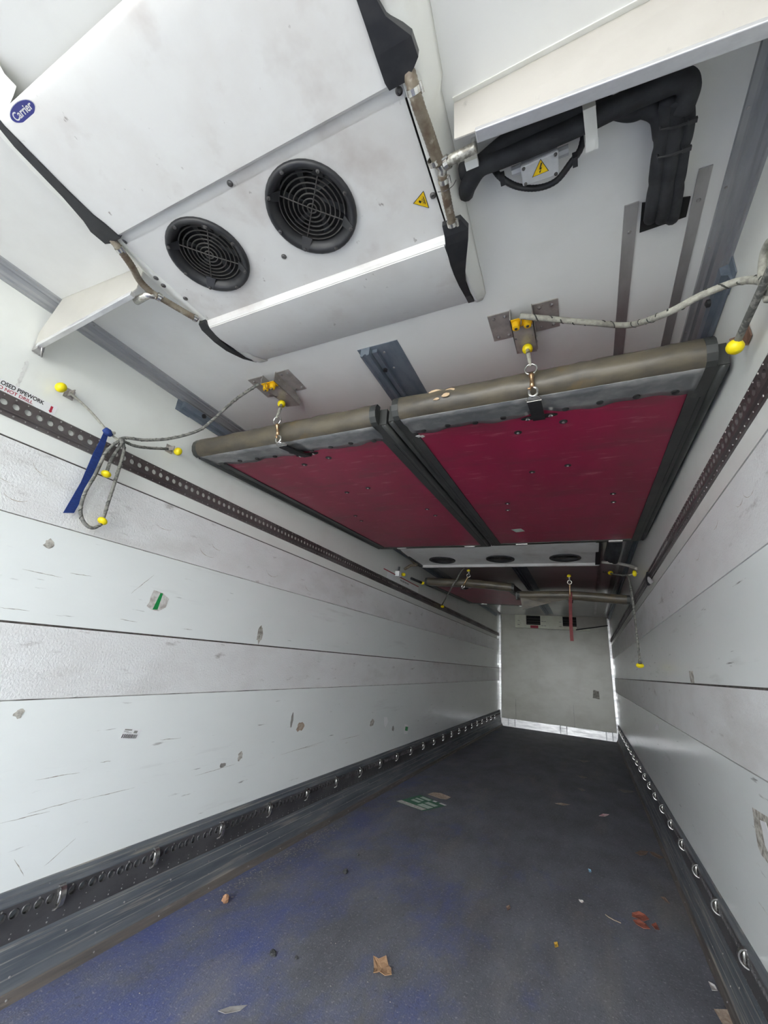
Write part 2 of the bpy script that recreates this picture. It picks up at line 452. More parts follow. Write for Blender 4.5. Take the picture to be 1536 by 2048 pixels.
for k, (side, xw, sg) in enumerate((('left', 0, 1), ('right', W, -1))):
    ys = .592-.0202-.0406*70
    root = thing('lashing_rail', 'dark perforated upper lashing rail riveted along the %s' % ('wall that carries the pipework sign' if k == 0 else 'wall opposite the pipework sign'), 'rail', (xw, 4.3, 2.0))
    x = xw+sg*.012
    mb, ye = perforated(x, sg, 2.024, 2.068, 2.047, .0134, .0406, ys, Y1-.05, .009)
    recalc(mb.build('rail', 'rail_steel', root))
    fr = MB()
    fr.prism([(xw, ys, 2.068), (x, ys, 2.068), (x, ys, 2.078), (xw+sg*.006, ys, 2.084), (xw, ys, 2.084)], (0, ye-ys, 0))
    fr.build('top_flange', 'rail_steel', root)
    fr = MB()
    fr.prism([(xw, ys, 2.024), (x, ys, 2.024), (x+sg*.004, ys, 2.021), (x+sg*.004, ys, 2.016), (x-sg*.004, ys, 2.013), (x-sg*.004, ys, 1.999), (xw, ys, 1.998)], (0, ye-ys, 0))
    recalc(fr.build('lower_flange', 'rail_steel', root))
    rv = MB()
    i = 0
    y = .30
    while y < 9.5:
        rr = .0042 if i % 4 == 0 else .0026
        rv.lathe([(rr, 0), (rr*.8, .002), (.0004, .003)], (x-sg*.0005, y, 2.072), (sg, 0, 0), 6)
        rv.lathe([(rr, 0), (rr*.8, .002), (.0004, .003)], (x-sg*.0045, y+.012, 2.0065), (sg, 0, 0), 6)
        y += .0406; i += 1
    stuff(rv.build('rivets', 'rivet', root))

# ---- kick rails at the floor
for k, (side, xw, sg) in enumerate((('left', 0, 1), ('right', W, -1))):
    pr = [(0, .332), (.010, .332), (.014, .318), (.012, .300), (.022, .291), (.022, .286), (.008, .286), (.008, .170), (.022, .170), (.024, .158), (.031, .152), (.031, .122), (.035, .118),
          (.038, .072), (.043, .066), (.046, .040), (.052, .034)]
    zo = 0 if k == 0 else .022
    pr = [(a, b+zo if .16 < b < .305 else b) for a, b in pr]
    base = MB().prism([(xw+sg*a, Y0, b) for a, b in pr]+[(xw+sg*.052, Y0, 0), (xw, Y0, 0)], (0, Y1-Y0, 0))
    bb = struct(recalc(base.build('baseboard_'+side, 'kick_aluminium', origin=(0, 0, 0))))
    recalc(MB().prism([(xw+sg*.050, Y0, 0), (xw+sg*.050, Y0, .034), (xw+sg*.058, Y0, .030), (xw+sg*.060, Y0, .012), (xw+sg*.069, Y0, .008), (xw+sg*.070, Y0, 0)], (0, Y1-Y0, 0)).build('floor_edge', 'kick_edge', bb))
    mb, ye = perforated(xw+sg*.021, sg, .170+zo, .288+zo, .258+zo, .0150, .0405, 1.158-.02-.0405*60, Y1-.05, .012, .0022)
    recalc(mb.build('perforated_strip', 'kick_rail', bb))
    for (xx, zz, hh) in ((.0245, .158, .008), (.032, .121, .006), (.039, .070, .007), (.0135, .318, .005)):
        MB().box(min(xw+sg*xx, xw+sg*(xx+.003)), max(xw+sg*xx, xw+sg*(xx+.003)), Y0, Y1, zz-hh, zz).build('worn_highlight_rib', 'worn_highlight_rib', bb)  # pale strips: worn edges plus painted highlights along the kick rail ridges
    rv = MB()
    y = .9; i = 0
    while y < 8:
        for (xx, zz, rr, stp) in ((.0205, .277, .004, 2), (.0205, .182, .0035, 1), (.0205, .196, .0022, 1), (.0205, .226, .0022, 3), (.033, .128, .0045, 4), (.0405, .07, .0045, 5), (.010, .312, .005, 6), (.06, .014, .004, 5)):
            if i % stp == 0:
                rv.lathe([(rr, 0), (rr*.8, rr*.5), (.0004, rr*.7)], (xw+sg*xx, y+.007*stp, zz), (sg, 0, .3), 6)
        y += .0605; i += 1
    stuff(rv.build('rivets', 'rivet', bb))

# lashing rings: a bowed flat bar with a ring slot, one every .425 m
def ring_mesh(sg):
    mb = MB()
    n = 12
    prof_i, prof_o = [], []
    for i in range(n+1):
        t = i/n
        z = (.041 if sg > 0 else .031)*math.cos(math.pi*(1-t)); x = .030*math.sin(math.pi*t)
        prof_i.append((sg*x*.82, z*.84)); prof_o.append((sg*x, z))
    m = n+1
    vs = []
    for yy in (-.013, .013):
        w_ = .0
        vs += [(p[0], yy*(1-.35*math.sin(math.pi*i/n)), p[1]) for i, p in enumerate(prof_i)]+[(p[0], yy*(1-.35*math.sin(math.pi*i/n)), p[1]) for i, p in enumerate(prof_o)]
    fs = []
    for i in range(n):
        fs += [(i, i+1, m+i+1, m+i), (2*m+i, 3*m+i, 3*m+i+1, 2*m+i+1), (m+i, m+i+1, 3*m+i+1, 3*m+i), (i, 2*m+i, 2*m+i+1, i+1)]
    return mb.add(vs, fs)
def pin_mesh(sg):
    mb = MB()
    mb.tube([(sg*.006, 0, -.026), (sg*.008, 0, -.012), (sg*.008, 0, .012), (sg*.006, 0, .026)], [.006, .0085, .0085, .006], 10)
    return mb
for k, (xw, sg, y0, zz) in enumerate(((0, 1, 1.352, .254), (W, -1, 2.052, .290))):
    first = None
    for i in range(23):
        y = y0+.4215*i
        if y > 10.6: break
        lab = 'bowed steel lashing ring on the kick rail below the %s' % ('barcode label wall' if k == 0 else 'wall opposite the barcode label')
        if first is None:
            o = bpy.data.objects.new('lashing_ring', None); COL.objects.link(o); ORG[o.name] = Vector((0, 0, 0))
            recalc(ring_mesh(sg).build('loop', 'steel_ring', o, smooth='auto'))
            pin_mesh(sg).build('pin', 'chrome', o, smooth=True)
            first = o
        else:
            o = first.copy(); COL.objects.link(o)
            for ch in first.children:
                c = ch.copy(); COL.objects.link(c); c.parent = o
        o.location = (xw+sg*.020, y, zz)
        tag(o, lab, 'lashing ring', 'lashing rings along the %s kick rail' % ('first' if k == 0 else 'second'))

# ================================================================== FRONT WALL
wf = struct(MB().box(-.02, W+.02, Y1+.06, Y1+.14, -.1, H).build('wall_front', 'board', origin=(0, 0, 0)))
MB().box(.03, W-.03, Y1+.02, Y1+.06, .17, 1.178).build('board_panel', 'board', wf)
MB().box(.03, W-.03, Y1+.02, Y1+.06, 1.186, 2.225).build('board_panel', 'board', wf)
for (a, b) in ((0.0, .045), (W-.045, W)):
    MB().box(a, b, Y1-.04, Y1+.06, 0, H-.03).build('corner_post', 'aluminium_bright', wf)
GV = (.18, .33, 1.30, 1.43, 2.2, 2.32)
SG = list(zip((.04,)+tuple(x+.022 for x in GV), GV+(W-.04,)))
sp_ = MB()
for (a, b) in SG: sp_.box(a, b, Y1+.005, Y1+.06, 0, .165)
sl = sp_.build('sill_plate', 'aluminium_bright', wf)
for i in range(5):
    z = .03+.028*i
    rb = MB()
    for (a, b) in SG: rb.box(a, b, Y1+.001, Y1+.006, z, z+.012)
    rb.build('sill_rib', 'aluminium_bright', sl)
for x in GV:
    MB().box(x-.001, x+.023, Y1+.052, Y1+.06, 0, .165).build('sill_groove', 'aluminium', sl)
for (xa, za, zb) in ((.36, .17, .6), (1.60, .17, .62)):
    MB().box(xa, xa+.006, Y1+.016, Y1+.021, za, zb).build('board_crack', 'joint_pale', wf)

fu = thing('front_evaporator', 'pale evaporator with two dark square outlets above the front board wall', 'cooling unit', (1.22, Y1, 2.23))
hs = MB()
for (a, b) in ((.39, .65), (.98, 1.48), (1.81, 2.05)): hs.box(a, b, Y1-.015, Y1+.06, 2.235, H-.005)
for (a, b) in ((.65, .98), (1.48, 1.81)):
    hs.box(a, b, Y1-.015, Y1+.06, 2.235, 2.315); hs.box(a, b, Y1-.015, Y1+.06, H-.012, H-.005)
hs.build('housing', 'front_unit_white', fu)
for (a, b) in ((.65, .98), (1.48, 1.81)):
    fr = MB().box(a, b, Y1+.045, Y1+.06, 2.315, H-.012).build('outlet', 'black_deep', fu)
    for i in range(3):
        MB().box(a, b, Y1+.0, Y1+.03, 2.34+.06*i, 2.347+.06*i).build('louvre', 'grille', fr)
MB().box(.39, 2.05, Y1-.03, Y1-.015, 2.235, 2.262).build('lower_lip', 'front_unit_white', fu)
MB().box(.75, .93, Y1-.033, Y1-.03, 2.237, 2.30).build('red_label', 'sign_red', fu)
for x in (.45, 1.0, 1.06, 1.4, 1.9, 1.98):
    for z in (2.30, 2.40):
        MB().box(x, x+.05, Y1-.02, Y1-.014, z, z+.008).build('screw', 'screw', fu)
sp = thing('side_shield', 'sloping grey shield plate beside the front evaporator', 'shield', (2.2, Y1-.2, 2.2))
MB().hexa([(1.78, Y1-.10, 2.24), (2.41, Y1-.16, 2.36), (2.41, Y1-.13, 2.37), (1.78, Y1-.07, 2.25), (1.78, Y1-.06, H), (2.41, Y1-.06, H), (2.41, Y1-.03, H), (1.78, Y1-.03, H)]).build('plate', 'guard_sheet', sp)
MB().tube([(1.76, Y1-.11, 2.235), (2.42, Y1-.17, 2.355)], .012, 6).build('edge', 'black_plastic', sp)

# ================================================================== CEILING TRACKS AND STRIPS
def track(x0, x1, xc0, xc1, y0, y1, label, zz=H):
    r = thing('ceiling_track', label, 'track', ((x0+x1)/2, (y0+y1)/2, zz-.045))
    MB().box(x0, x1, y0, y1, zz-.003, zz+.002).build('plate', 'galvanised', r)
    recalc(MB().prism([(xc0, y0, zz-.003), (xc0, y0, zz-.042), (xc0+.012, y0, zz-.045), (xc0+.018, y0, zz-.036), (xc0+.026, y0, zz-.036), (xc0+.032, y0, zz-.045), (xc1, y0, zz-.042), (xc1, y0, zz-.003)], (0, y1-y0, 0)).build('channel', 'galvanised', r))
    MB().box(xc1+.004, xc1+.028, y0+.02, y1, zz-.020, zz-.003).build('slide', 'galvanised', r)
    nut = MB()
    nut.lathe([(.011, 0), (.011, .010), (.0005, .012)], (xc1+.016, y0+.14, zz-.02), (0, 0, -1), 6)
    nut.build('bolt', 'black_plastic', r)
    for (xx, yy) in ((xc1+.05, y0+.05), (xc1+.05, y0+.16), (x0+.012, y0+.07)):
        if x0 < xx < x1:
            MB().lathe([(.006, 0), (.005, .003), (.0005, .004)], (xx, yy, zz-.003), (0, 0, -1), 8).build('rivet', 'rivet', r)
    return r
track(1.115, 1.312, 1.135, 1.178, 1.295, 10.6, 'galvanised track plate on the ceiling between the two hook brackets')
def side_track(xw, sg, y0, label):
    r = thing('ceiling_track', label, 'track', (xw+sg*.02, 5, 2.45))
    pr = [(.002, 2.443), (.010, 2.443), (.012, 2.462), (.030, 2.468), (.030, 2.500), (.014, 2.504), (.002, 2.512)]
    recalc(MB().prism([(xw+sg*a, y0, b) for a, b in pr], (0, 9.3, 0)).build('channel', 'galvanised', r))
    MB().lathe([(.013, 0), (.013, .010), (.006, .011), (.006, .014), (.0005, .015)], (xw+sg*.030, y0+.13, 2.484), (sg, 0, 0), 8).build('bolt', 'black_plastic', r)
    MB().box(xw+sg*.001 if sg > 0 else xw-.004, xw+.004 if sg > 0 else xw-.001, y0-.03, y0+.06, 2.440, 2.51).build('end_plate', 'galvanised', r)
side_track(0, 1, 1.29, 'galvanised slide track under the roof edge beside the looped rope')
side_track(W, -1, 1.30, 'galvanised slide track under the roof edge beside the pale rope')
for (x0, x1, y0, nm) in ((2.155, 2.192, 1.02, 'flat metal cover strip on the ceiling starting beside the black pipes'), (2.327, 2.358, .985, 'flat metal cover strip on the ceiling next to the roof edge trim')):
    r = thing('cover_strip', nm, 'metal strip', ((x0+x1)/2, 5, H-.004))
    y = y0
    while y < 10.5:
        e = min(y+1.2, 10.5)
        MB().box(x0, x1, y, e-.004, H-.004, H+.002).build('strip', 'strip_metal', r)
        MB().lathe([(.006, 0), (.005, .003), (.0005, .004)], ((x0+x1)/2, y+.09, H-.004), (0, 0, -1), 8).build('rivet', 'rivet', r)
        y += 1.2

# ================================================================== NEAR EVAPORATOR
XL, XR = .655, 1.664
ZB = 2.462
ev = thing('evaporator', 'large white ceiling evaporator with two round black fans', 'cooling unit', (1.15, .65, ZB))
def sweep_x(prof, x0, x1, n=1):
    mb = MB()
    return mb.prism([(x0, a, b) for a, b in prof], (x1-x0, 0, 0))
# rear cover (gently bowed), fan panel, front cover
rear = [(.146, 2.496), (.147, 2.490), (.153, 2.484), (.165, 2.480), (.22, 2.474), (.32, 2.466), (.42, 2.460), (.472, 2.457), (.479, 2.462), (.479, 2.478), (.30, 2.500), (.152, 2.502)]
recalc(sweep_x(rear, XL+.012, 1.652).build('rear_cover', 'unit_white', ev, smooth='auto'))
recalc(sweep_x([(.474, 2.474), (.513, 2.474), (.513, 2.49), (.474, 2.49)], XL+.01, 1.676).build('flange_strip', 'unit_white', ev))
# fan panel with two real round openings
FANS = [(.905, .645), (1.322, .645)]
FR = .1345
def plate_with_holes(x0, x1, y0, y1, z, holes, r, th=.004):
    mb = MB(); S = 48
    xs = [x0]+[(holes[i][0]+holes[i+1][0])/2 for i in range(len(holes)-1)]+[x1]
    for i, (cx, cy) in enumerate(holes):
        a, b = xs[i], xs[i+1]
        vs, fs = [], []
        corners = [(b, y1), (a, y1), (a, y0), (b, y0)]
        cang = [math.atan2(q-cy, p-cx) for p, q in corners]
        for k in range(S):
            th_ = 2*math.pi*(k+.5)/S
            c, s_ = math.cos(th_), math.sin(th_)
            t = min(((b-cx) if c > 0 else (cx-a))/max(abs(c), 1e-6), ((y1-cy) if s_ > 0 else (cy-y0))/max(abs(s_), 1e-6))
            vs.append((cx+c*t, cy+s_*t, z))
        for (p, q), an in zip(corners, cang):
            best = min(range(S), key=lambda k: abs((an-2*math.pi*(k+.5)/S+math.pi) % (2*math.pi)-math.pi))
            vs[best] = (p, q, z)
        for k in range(S):
            th_ = 2*math.pi*(k+.5)/S
            vs.append((cx+math.cos(th_)*r, cy+math.sin(th_)*r, z))
        for k in range(S):
            l = (k+1) % S
            fs.append((k, S+k, S+l, l))
        mb.add(vs, fs)
    return mb
recalc(plate_with_holes(XL+.012, 1.673, .509, .868, 2.468, FANS, FR-.004).build('fan_panel', 'unit_white', ev))
MB().box(XL+.015, XR-.015, .20, 1.12, 2.535, H-.001).build('back_plate', 'black_deep', ev)
recalc(sweep_x([(.858, 2.468), (.872, 2.468), (.884, 2.452), (.874, 2.449), (.866, 2.456)], XL+.012, 1.668).build('chamfer_strip', 'unit_white', ev))
front = [(.864, 2.470), (.878, 2.447), (.92, 2.450), (1.02, 2.470), (1.12, 2.503), (1.185, 2.535), (1.203, 2.548), (1.203, H), (.99, H-.01)]
recalc(sweep_x(front, XL-.005, 1.656).build('front_cover', 'unit_white', ev, smooth='auto'))

def fan(parent, cx, cy, z, R, detail=True):
    seg = 40 if detail else 24
    rg = MB().lathe([(R*.985, .006), (R, -.004), (R*.985, -.011), (R*.93, -.014), (R*.86, -.010), (R*.79, .004), (R*.755, .022), (R*.75, .055)], (cx, cy, z), (0, 0, 1), seg)
    fr = rg.build('fan_shroud', 'black_plastic', parent, smooth=True)
    MB().lathe([(R*.75, 0), (.0005, 0)], (cx, cy, z+.055), (0, 0, 1), seg).build('fan_back', 'black_deep', fr)
    bl = MB()
    for k in range(6):
        a0 = 2*math.pi*k/6
        q = []
        for t, rr in ((0, .18), (.5, .70), (.75, .70), (.3, .18)):
            q.append((cx+R*rr*math.cos(a0+t), cy+R*rr*math.sin(a0+t), z+.044-.012*t))
        bl.add(q, [(0, 1, 2, 3)])
    bl.build('fan_blade', 'black_plastic', fr)
    gz = z+.010
    rot = .75
    for i in range(7):
        rr = R*(.72-.1035*i)
        MB().ring((cx, cy, gz-.004*i/6), max(rr, R*.05), .0022 if detail else .003, (0, 0, 1), 32 if detail else 20, 5).build('guard_ring', 'grille', fr)
    for k in range(2):
        a = rot+math.pi/2*k
        d = Vector((math.cos(a), math.sin(a), 0))*R*.73
        c = Vector((cx, cy, gz-.002))
        MB().tube([c-d, c+Vector((0, 0, -.003)), c+d], .002, 5).build('guard_bar', 'grille', fr)
    if detail:
        for k in range(4):
            a = rot+math.pi/2*k
            e1 = Vector((math.cos(a), math.sin(a), 0)); e2 = Vector((-e1.y, e1.x, 0)); c = Vector((cx, cy, z))
            p = [c+e1*R*.70+e2*R*.12+Vector((0, 0, .009)), c+e1*R*.92+e2*R*.075+Vector((0, 0, -.013)), c+e1*R*.92-e2*R*.075+Vector((0, 0, -.013)), c+e1*R*.70-e2*R*.12+Vector((0, 0, .009))]
            recalc(MB().prism(p, (0, 0, -.0045)).build('guard_tab', 'black_plastic', fr))
            for aa, rr in ((a, .9), (a+.72, .91)):
                MB().lathe([(.0058, 0), (.0055, .003), (.002, .0042), (.0015, .0028), (.0003, .0026)], (cx+R*rr*math.cos(aa), cy+R*rr*math.sin(aa), z-.0165 if rr == .9 else z-.0135), (0, 0, -1), 10).build('screw', 'screw', fr)
    return fr
for cx, cy in FANS: fan(ev, cx, cy, 2.468, FR)
# screws and washers on the fan panel and flange
def screw(parent, p, r=.009, ax=(0, 0, -1)):
    MB().lathe([(r, 0), (r*.95, .002), (r*.6, .0045), (r*.35, .005), (r*.25, .0035), (.0003, .0033)], p, ax, 14).build('screw', 'screw', parent)
for px, py in ((460, 367), (798, 182), (568, 513), (866, 391), (312, 556), (327, 571), (371, 597), (248, 484)):
    screw(ev, P(px, py, z=2.4675) if py > 380 and px not in (248,) else P(px, py, z=2.4735))

# side housings: white flared shells from the ceiling to the unit edge
def loft(rows, closed=False):
    mb = MB(); n = len(rows[0])
    vs = [Vector(p) for r in rows for p in r]
    fs = []
    for i in range(len(rows)-1):
        for j in range(n-1):
            fs.append((i*n+j, i*n+j+1, (i+1)*n+j+1, (i+1)*n+j))
    return mb.add(vs, fs)
def housing(sg, xe, outer):
    rows = []
    for (y, xo, zi) in outer:
        zt = H-.001
        rows.append([(xe, y, zi), (xe+(xo-xe)*.22, y, zi-.001), (xe+(xo-xe)*.45, y, zi+(zt-zi)*.10), (xe+(xo-xe)*.75, y, zi+(zt-zi)*.34), (xe+(xo-xe)*.95, y, zi+(zt-zi)*.72), (xo, y, zt)])
    o = loft(rows).build('side_housing', 'side_housing', ev, smooth='auto')
    recalc(o)
    md = o.modifiers.new('thick', 'SOLIDIFY'); md.thickness = .003; md.offset = 0
    return o
hr = [(.05, 1.72, 2.49), (.15, 1.745, 2.480), (.30, 1.757, 2.472), (.42, 1.761, 2.470), (.535, 1.752, 2.470), (.56, 1.740, 2.470), (.64, 1.738, 2.470), (.85, 1.730, 2.468), (1.0, 1.724, 2.475), (1.12, 1.720, 2.500), (1.185, 1.716, 2.530), (1.21, 1.70, 2.546)]
housing(1, 1.678, hr)
hl = [(.09, .60, 2.50), (.17, .581, 2.486), (.30, .555, 2.476), (.45, .545, 2.470), (.52, .565, 2.470), (.62, .575, 2.470), (.85, .570, 2.468), (1.0, .570, 2.475), (1.12, .580, 2.500), (1.185, .594, 2.530), (1.21, .62, 2.546)]
housing(-1, XL+.014, hl)
# rear return of the left housing that curls over the corner
rows = []
for t in range(6):
    a = t/5
    rows.append([(.60+.16*a, .13-.05*a*a, H-.002), (.61+.16*a, .145-.035*a*a, 2.515), (.625+.15*a, .155-.02*a*a, 2.497+.012*a)])
recalc(loft(rows).build('corner_return', 'side_housing', ev, smooth=True))

# black corner mouldings
def moulding(pts, name='edge_moulding'):
    """pts: list of (y, x_in, x_out, z, h) -> closed bar"""
    mb = MB(); vs = []; fs = []
    for (y, a, b, z, h) in pts:
        vs += [(a, y, z), (b, y, z), (b, y, z+h), (a, y, z+h)]
    for i in range(len(pts)-1):
        for j in range(4):
            k = (j+1) % 4
            fs.append((4*i+j, 4*i+k, 4*i+4+k, 4*i+4+j))
    fs += [(3, 2, 1, 0), tuple(4*(len(pts)-1)+j for j in range(4))]
    mb.add(vs, fs)
    return recalc(mb.build(name, 'black_plastic', ev))
moulding([(.135, .672, .655, 2.484, .02), (.20, .674, .648, 2.470, .02), (.33, .674, .640, 2.460, .02), (.40, .676, .628, 2.455, .02), (.43, .684, .616, 2.452, .022), (.475, .690, .620, 2.451, .022), (.482, .690, .640, 2.453, .02)])
moulding([(.12, 1.640, 1.664, 2.482, .02), (.24, 1.642, 1.672, 2.466, .02), (.33, 1.645, 1.678, 2.456, .022), (.37, 1.646, 1.690, 2.452, .026), (.415, 1.646, 1.728, 2.449, .026), (.450, 1.646, 1.730, 2.449, .026), (.462, 1.646, 1.716, 2.449, .026), (.478, 1.650, 1.690, 2.450, .026)])
moulding([(.85, .668, .634, 2.452, .02), (.875, .668, .626, 2.446, .022), (.95, .650, .618, 2.450, .022), (1.02, .640, .612, 2.464, .022), (1.06, .630, .610, 2.478, .02), (1.12, .624, .608, 2.500, .02), (1.20, .630, .606, 2.544, .006)])
moulding([(.818, 1.668, 1.722, 2.450, .02), (.850, 1.666, 1.738, 2.445, .022), (.88, 1.660, 1.730, 2.446, .022), (.95, 1.654, 1.706, 2.452, .022), (1.00, 1.652, 1.690, 2.462, .022), (1.06, 1.652, 1.676, 2.478, .02), (1.14, 1.653, 1.674, 2.508, .02), (1.205, 1.648, 1.670, 2.545, .005)])
MB().box(1.6725, 1.679, .48, .86, 2.478, 2.50).build('side_gap', 'black_deep', ev)

# drain hoses with clamps and T pieces
def hose(pts, r, name='drain_hose', m='hose', ribs=True, parent=ev):
    path = smoothpath(pts, 10)
    if ribs:
        L = [0]
        for i in range(1, len(path)): L.append(L[-1]+(path[i]-path[i-1]).length)
        n = max(8, int(L[-1]/.0045))
        pp, rr = [], []
        for i in range(n+1):
            s_ = L[-1]*i/n
            j = max(1, min(len(L)-1, next((q for q in range(len(L)) if L[q] >= s_), len(L)-1)))
            t = (s_-L[j-1])/max(L[j]-L[j-1], 1e-9)
            pp.append(path[j-1].lerp(path[j], t)); rr.append(r*(1.0 if i % 2 else .92))
        return MB().tube(pp, rr, 10).build(name, m, parent, smooth=True)
    return MB().tube(path, r, 10).build(name, m, parent, smooth=True)
def clamp(p, d, r, parent=ev):
    d = Vector(d).normalized(); p = Vector(p)
    o = MB().lathe([(r, -.006), (r+.002, -.006), (r+.002, .006), (r, .006)], p, d, 14).build('hose_clamp', 'clamp', parent)
    a = d.cross(Vector((0, 0, 1))).normalized()
    MB().tube([p+a*(r+.002)-d*.010+Vector((0, 0, -.004)), p+a*(r+.002)+d*.010+Vector((0, 0, -.004))], .0045, 8).build('clamp_screw', 'clamp', o)
    return o
ZH = 2.447
hp = [P(222, 476, z=2.464), P(236, 494, z=ZH+.006), P(262, 530, z=ZH), P(280, 562, z=ZH), P(302, 584, z=ZH-.004), P(316, 593, z=ZH-.006)]
hose(hp, .0125); clamp(P(239, 498, z=ZH+.005), hp[2]-hp[1], .0125)
hp2 = [P(318, 594, z=ZH-.004), P(345, 610, z=ZH), P(372, 626, z=ZH), P(395, 639, z=ZH+.004)]
hose(hp2, .0125); clamp(P(390, 636, z=ZH+.003), hp2[-1]-hp2[-2], .0125); clamp(P(318, 594, z=ZH-.005), hp2[1]-hp2[0], .0135)
MB().tube([P(312, 591, z=ZH-.006), P(296, 590, z=ZH-.012), P(272, 602, z=ZH-.02)], [.013, .013, .015], 10).build('drain_tee', 'clamp', ev, smooth=True)
ZR = 2.440
hq = [P(818, 146, z=2.462), P(826, 172, z=ZR+.008), P(838, 215, z=ZR), P(855, 262, z=ZR), P(872, 312, z=ZR), P(878, 328, z=ZR)]
hose(hq, .0155); clamp(P(828, 180, z=ZR+.007), hq[2]-hq[1], .0155); clamp(P(868, 322, z=ZR), hq[-1]-hq[-2], .015)
hq2 = [P(884, 348, z=ZR), P(889, 372, z=ZR), P(896, 410, z=ZR), P(905, 448, z=ZR)]
hose(hq2, .0125); clamp(P(887, 360, z=ZR), hq2[1]-hq2[0], .0125); clamp(P(904, 446, z=ZR), hq2[-1]-hq2[-2], .0125)
MB().tube(smoothpath([P(877, 326, z=ZR), P(884, 336, z=ZR), P(884, 348, z=ZR)], 4), .012, 10).build('drain_tee', 'clamp', ev, smooth=True)
hb = [P(888, 330, z=ZR), P(905, 318, z=2.436), P(925, 308, z=2.432), P(952, 294, z=2.428)]
hose(hb, .0125, 'braided_hose', 'braid'); clamp(hb[0].lerp(hb[1], .4), hb[1]-hb[0], .0135)
MB().tube(smoothpath([P(876, 384, z=2.455), P(890, 382, z=2.425), P(905, 372, z=2.44), P(912, 360, z=2.46)], 5), .0012, 4).build('tie_wire', 'screw', ev)

# logo plate, hot-surface sign
lc = P(36, 214, z=2.479)
lg = MB()
def oval(c, a, b, n=28, z=0, ang=0):
    ca, sa = math.cos(ang), math.sin(ang)
    return [(c.x+a*math.cos(2*math.pi*k/n)*ca-b*math.sin(2*math.pi*k/n)*sa, c.y+a*math.cos(2*math.pi*k/n)*sa+b*math.sin(2*math.pi*k/n)*ca, c.z+z) for k in range(n)]
lc = Vector((.757, .166, 2.4790))
lg.add(oval(lc, .050, .0175), [tuple(range(28))])
logo = lg.build('maker_badge', 'logo_silver', ev)
MB().add(oval(lc, .048, .016, z=-.0006), [tuple(range(28))]).build('badge_field', 'logo_blue', logo)
text_mb('Carrier', .022, lc+Vector((-.040, .0065, -.0008)), (1, 0, 0), (0, -1, 0), shear=.2, depth=.0004, bold=.0004, width=.078).build('badge_letters', 'sign_white', logo)

def tri_sign(parent, pts, nrm, kind):
    pts = [Vector(p) for p in pts]
    c = sum(pts, Vector())/3
    nrm = Vector(nrm)
    o = MB().add([p+nrm*.0006 for p in pts], [(0, 1, 2)]).build('warning_sign', 'sign_black', parent)
    MB().add([c+(p-c)*.9+nrm*.0012 for p in pts], [(0, 1, 2)]).build('sign_field', 'sign_yellow', o)
    up = (pts[0]-(pts[1]+pts[2])/2); rt = (pts[2]-pts[1])
    def q(a, b): return c+rt*a+up*b+nrm*.0018
    if kind == 'bolt':
        MB().add([q(.02, .42), q(-.08, .02), q(.0, .02), q(-.03, -.12), q(.10, .10), q(.02, .10), q(.10, .40)], [(0, 1, 2, 5, 6), (2, 3, 4, 5)]).build('sign_symbol', 'sign_black', o)
        MB().add([q(-.07, -.10), q(.05, -.06), q(-.04, -.24)], [(0, 1, 2)]).build('sign_symbol', 'sign_black', o)
    else:
        MB().add([q(-.20, -.22), q(.22, -.22), q(.22, -.17), q(-.20, -.17)], [(0, 1, 2, 3)]).build('sign_symbol', 'sign_black', o)
        MB().add([q(-.10, .12), q(.0, .24), q(.10, .14), q(.02, .08), q(.06, .0), q(-.02, .03)], [(0, 1, 2, 3, 4, 5)]).build('sign_symbol', 'sign_black', o)
        for a in (-.12, -.02, .08):
            MB().tube([q(a, -.14), q(a+.03, -.08), q(a, -.03)], .0008, 4).build('sign_symbol', 'sign_black', o)
    return o
tri_sign(ev, [P(826, 407, z=2.467), P(858, 416, z=2.467), P(847, 381, z=2.467)], (0, 0, -1), 'hot')

# ================================================================== DRAIN GUARDS
g = thing('drain_guard', 'cream guard sheet with aluminium edge covering the black pipes', 'guard panel', (2.1, .61, 2.36))
a0, a1 = Vector((1.765, .605, 2.418)), Vector((2.452, .605, 2.335))
t0, t1 = Vector((1.762, .600, H)), Vector((2.452, .585, H))
MB().add([a0, a1, t1, t0, a0+Vector((0, .003, 0)), a1+Vector((0, .003, 0)), t1+Vector((0, .003, 0)), t0+Vector((0, .003, 0))], [(0, 1, 2, 3), (7, 6, 5, 4), (0, 4, 5, 1), (3, 2, 6, 7), (0, 3, 7, 4), (1, 5, 6, 2)]).build('sheet', 'guard_sheet', g)
e0, e1 = a0+Vector((.05, 0, -.004)), a1
ed = MB().hexa([e0+Vector((0, -.003, -.008)), e1+Vector((0, -.003, -.008)), e1+Vector((0, .024, -.008)), e0+Vector((0, .024, -.008)), e0+Vector((0, -.003, .006)), e1+Vector((0, -.003, .006)), e1+Vector((0, .024, -.004)), e0+Vector((0, .024, -.004))])
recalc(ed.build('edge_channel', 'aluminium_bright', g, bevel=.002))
recalc(MB().hexa([t0+Vector((0, -.012, -.004)), t1+Vector((0, -.012, -.004)), t1, t0, t0+Vector((0, -.012, 0)), t1+Vector((0, -.012, 0)), t1+Vector((0, 0, 0)), t0]).build('ceiling_bead', 'side_housing', g))
g = thing('drain_guard', 'translucent guard sheet running from the hose tee to the stained wall hole', 'guard panel', (.3, .61, 2.31))
a0, a1 = Vector((.545, .628, 2.428)), Vector((.012, .606, 2.322))
t0, t1, t2 = Vector((.574, .625, H)), Vector((.080, .606, H)), Vector((.004, .604, 2.385))
pts = [a0+Vector((.022, 0, .012)), a0, a1, t2, t1, t0]
recalc(MB().prism(pts, (0, .003, 0)).build('sheet', 'guard_clear', g))
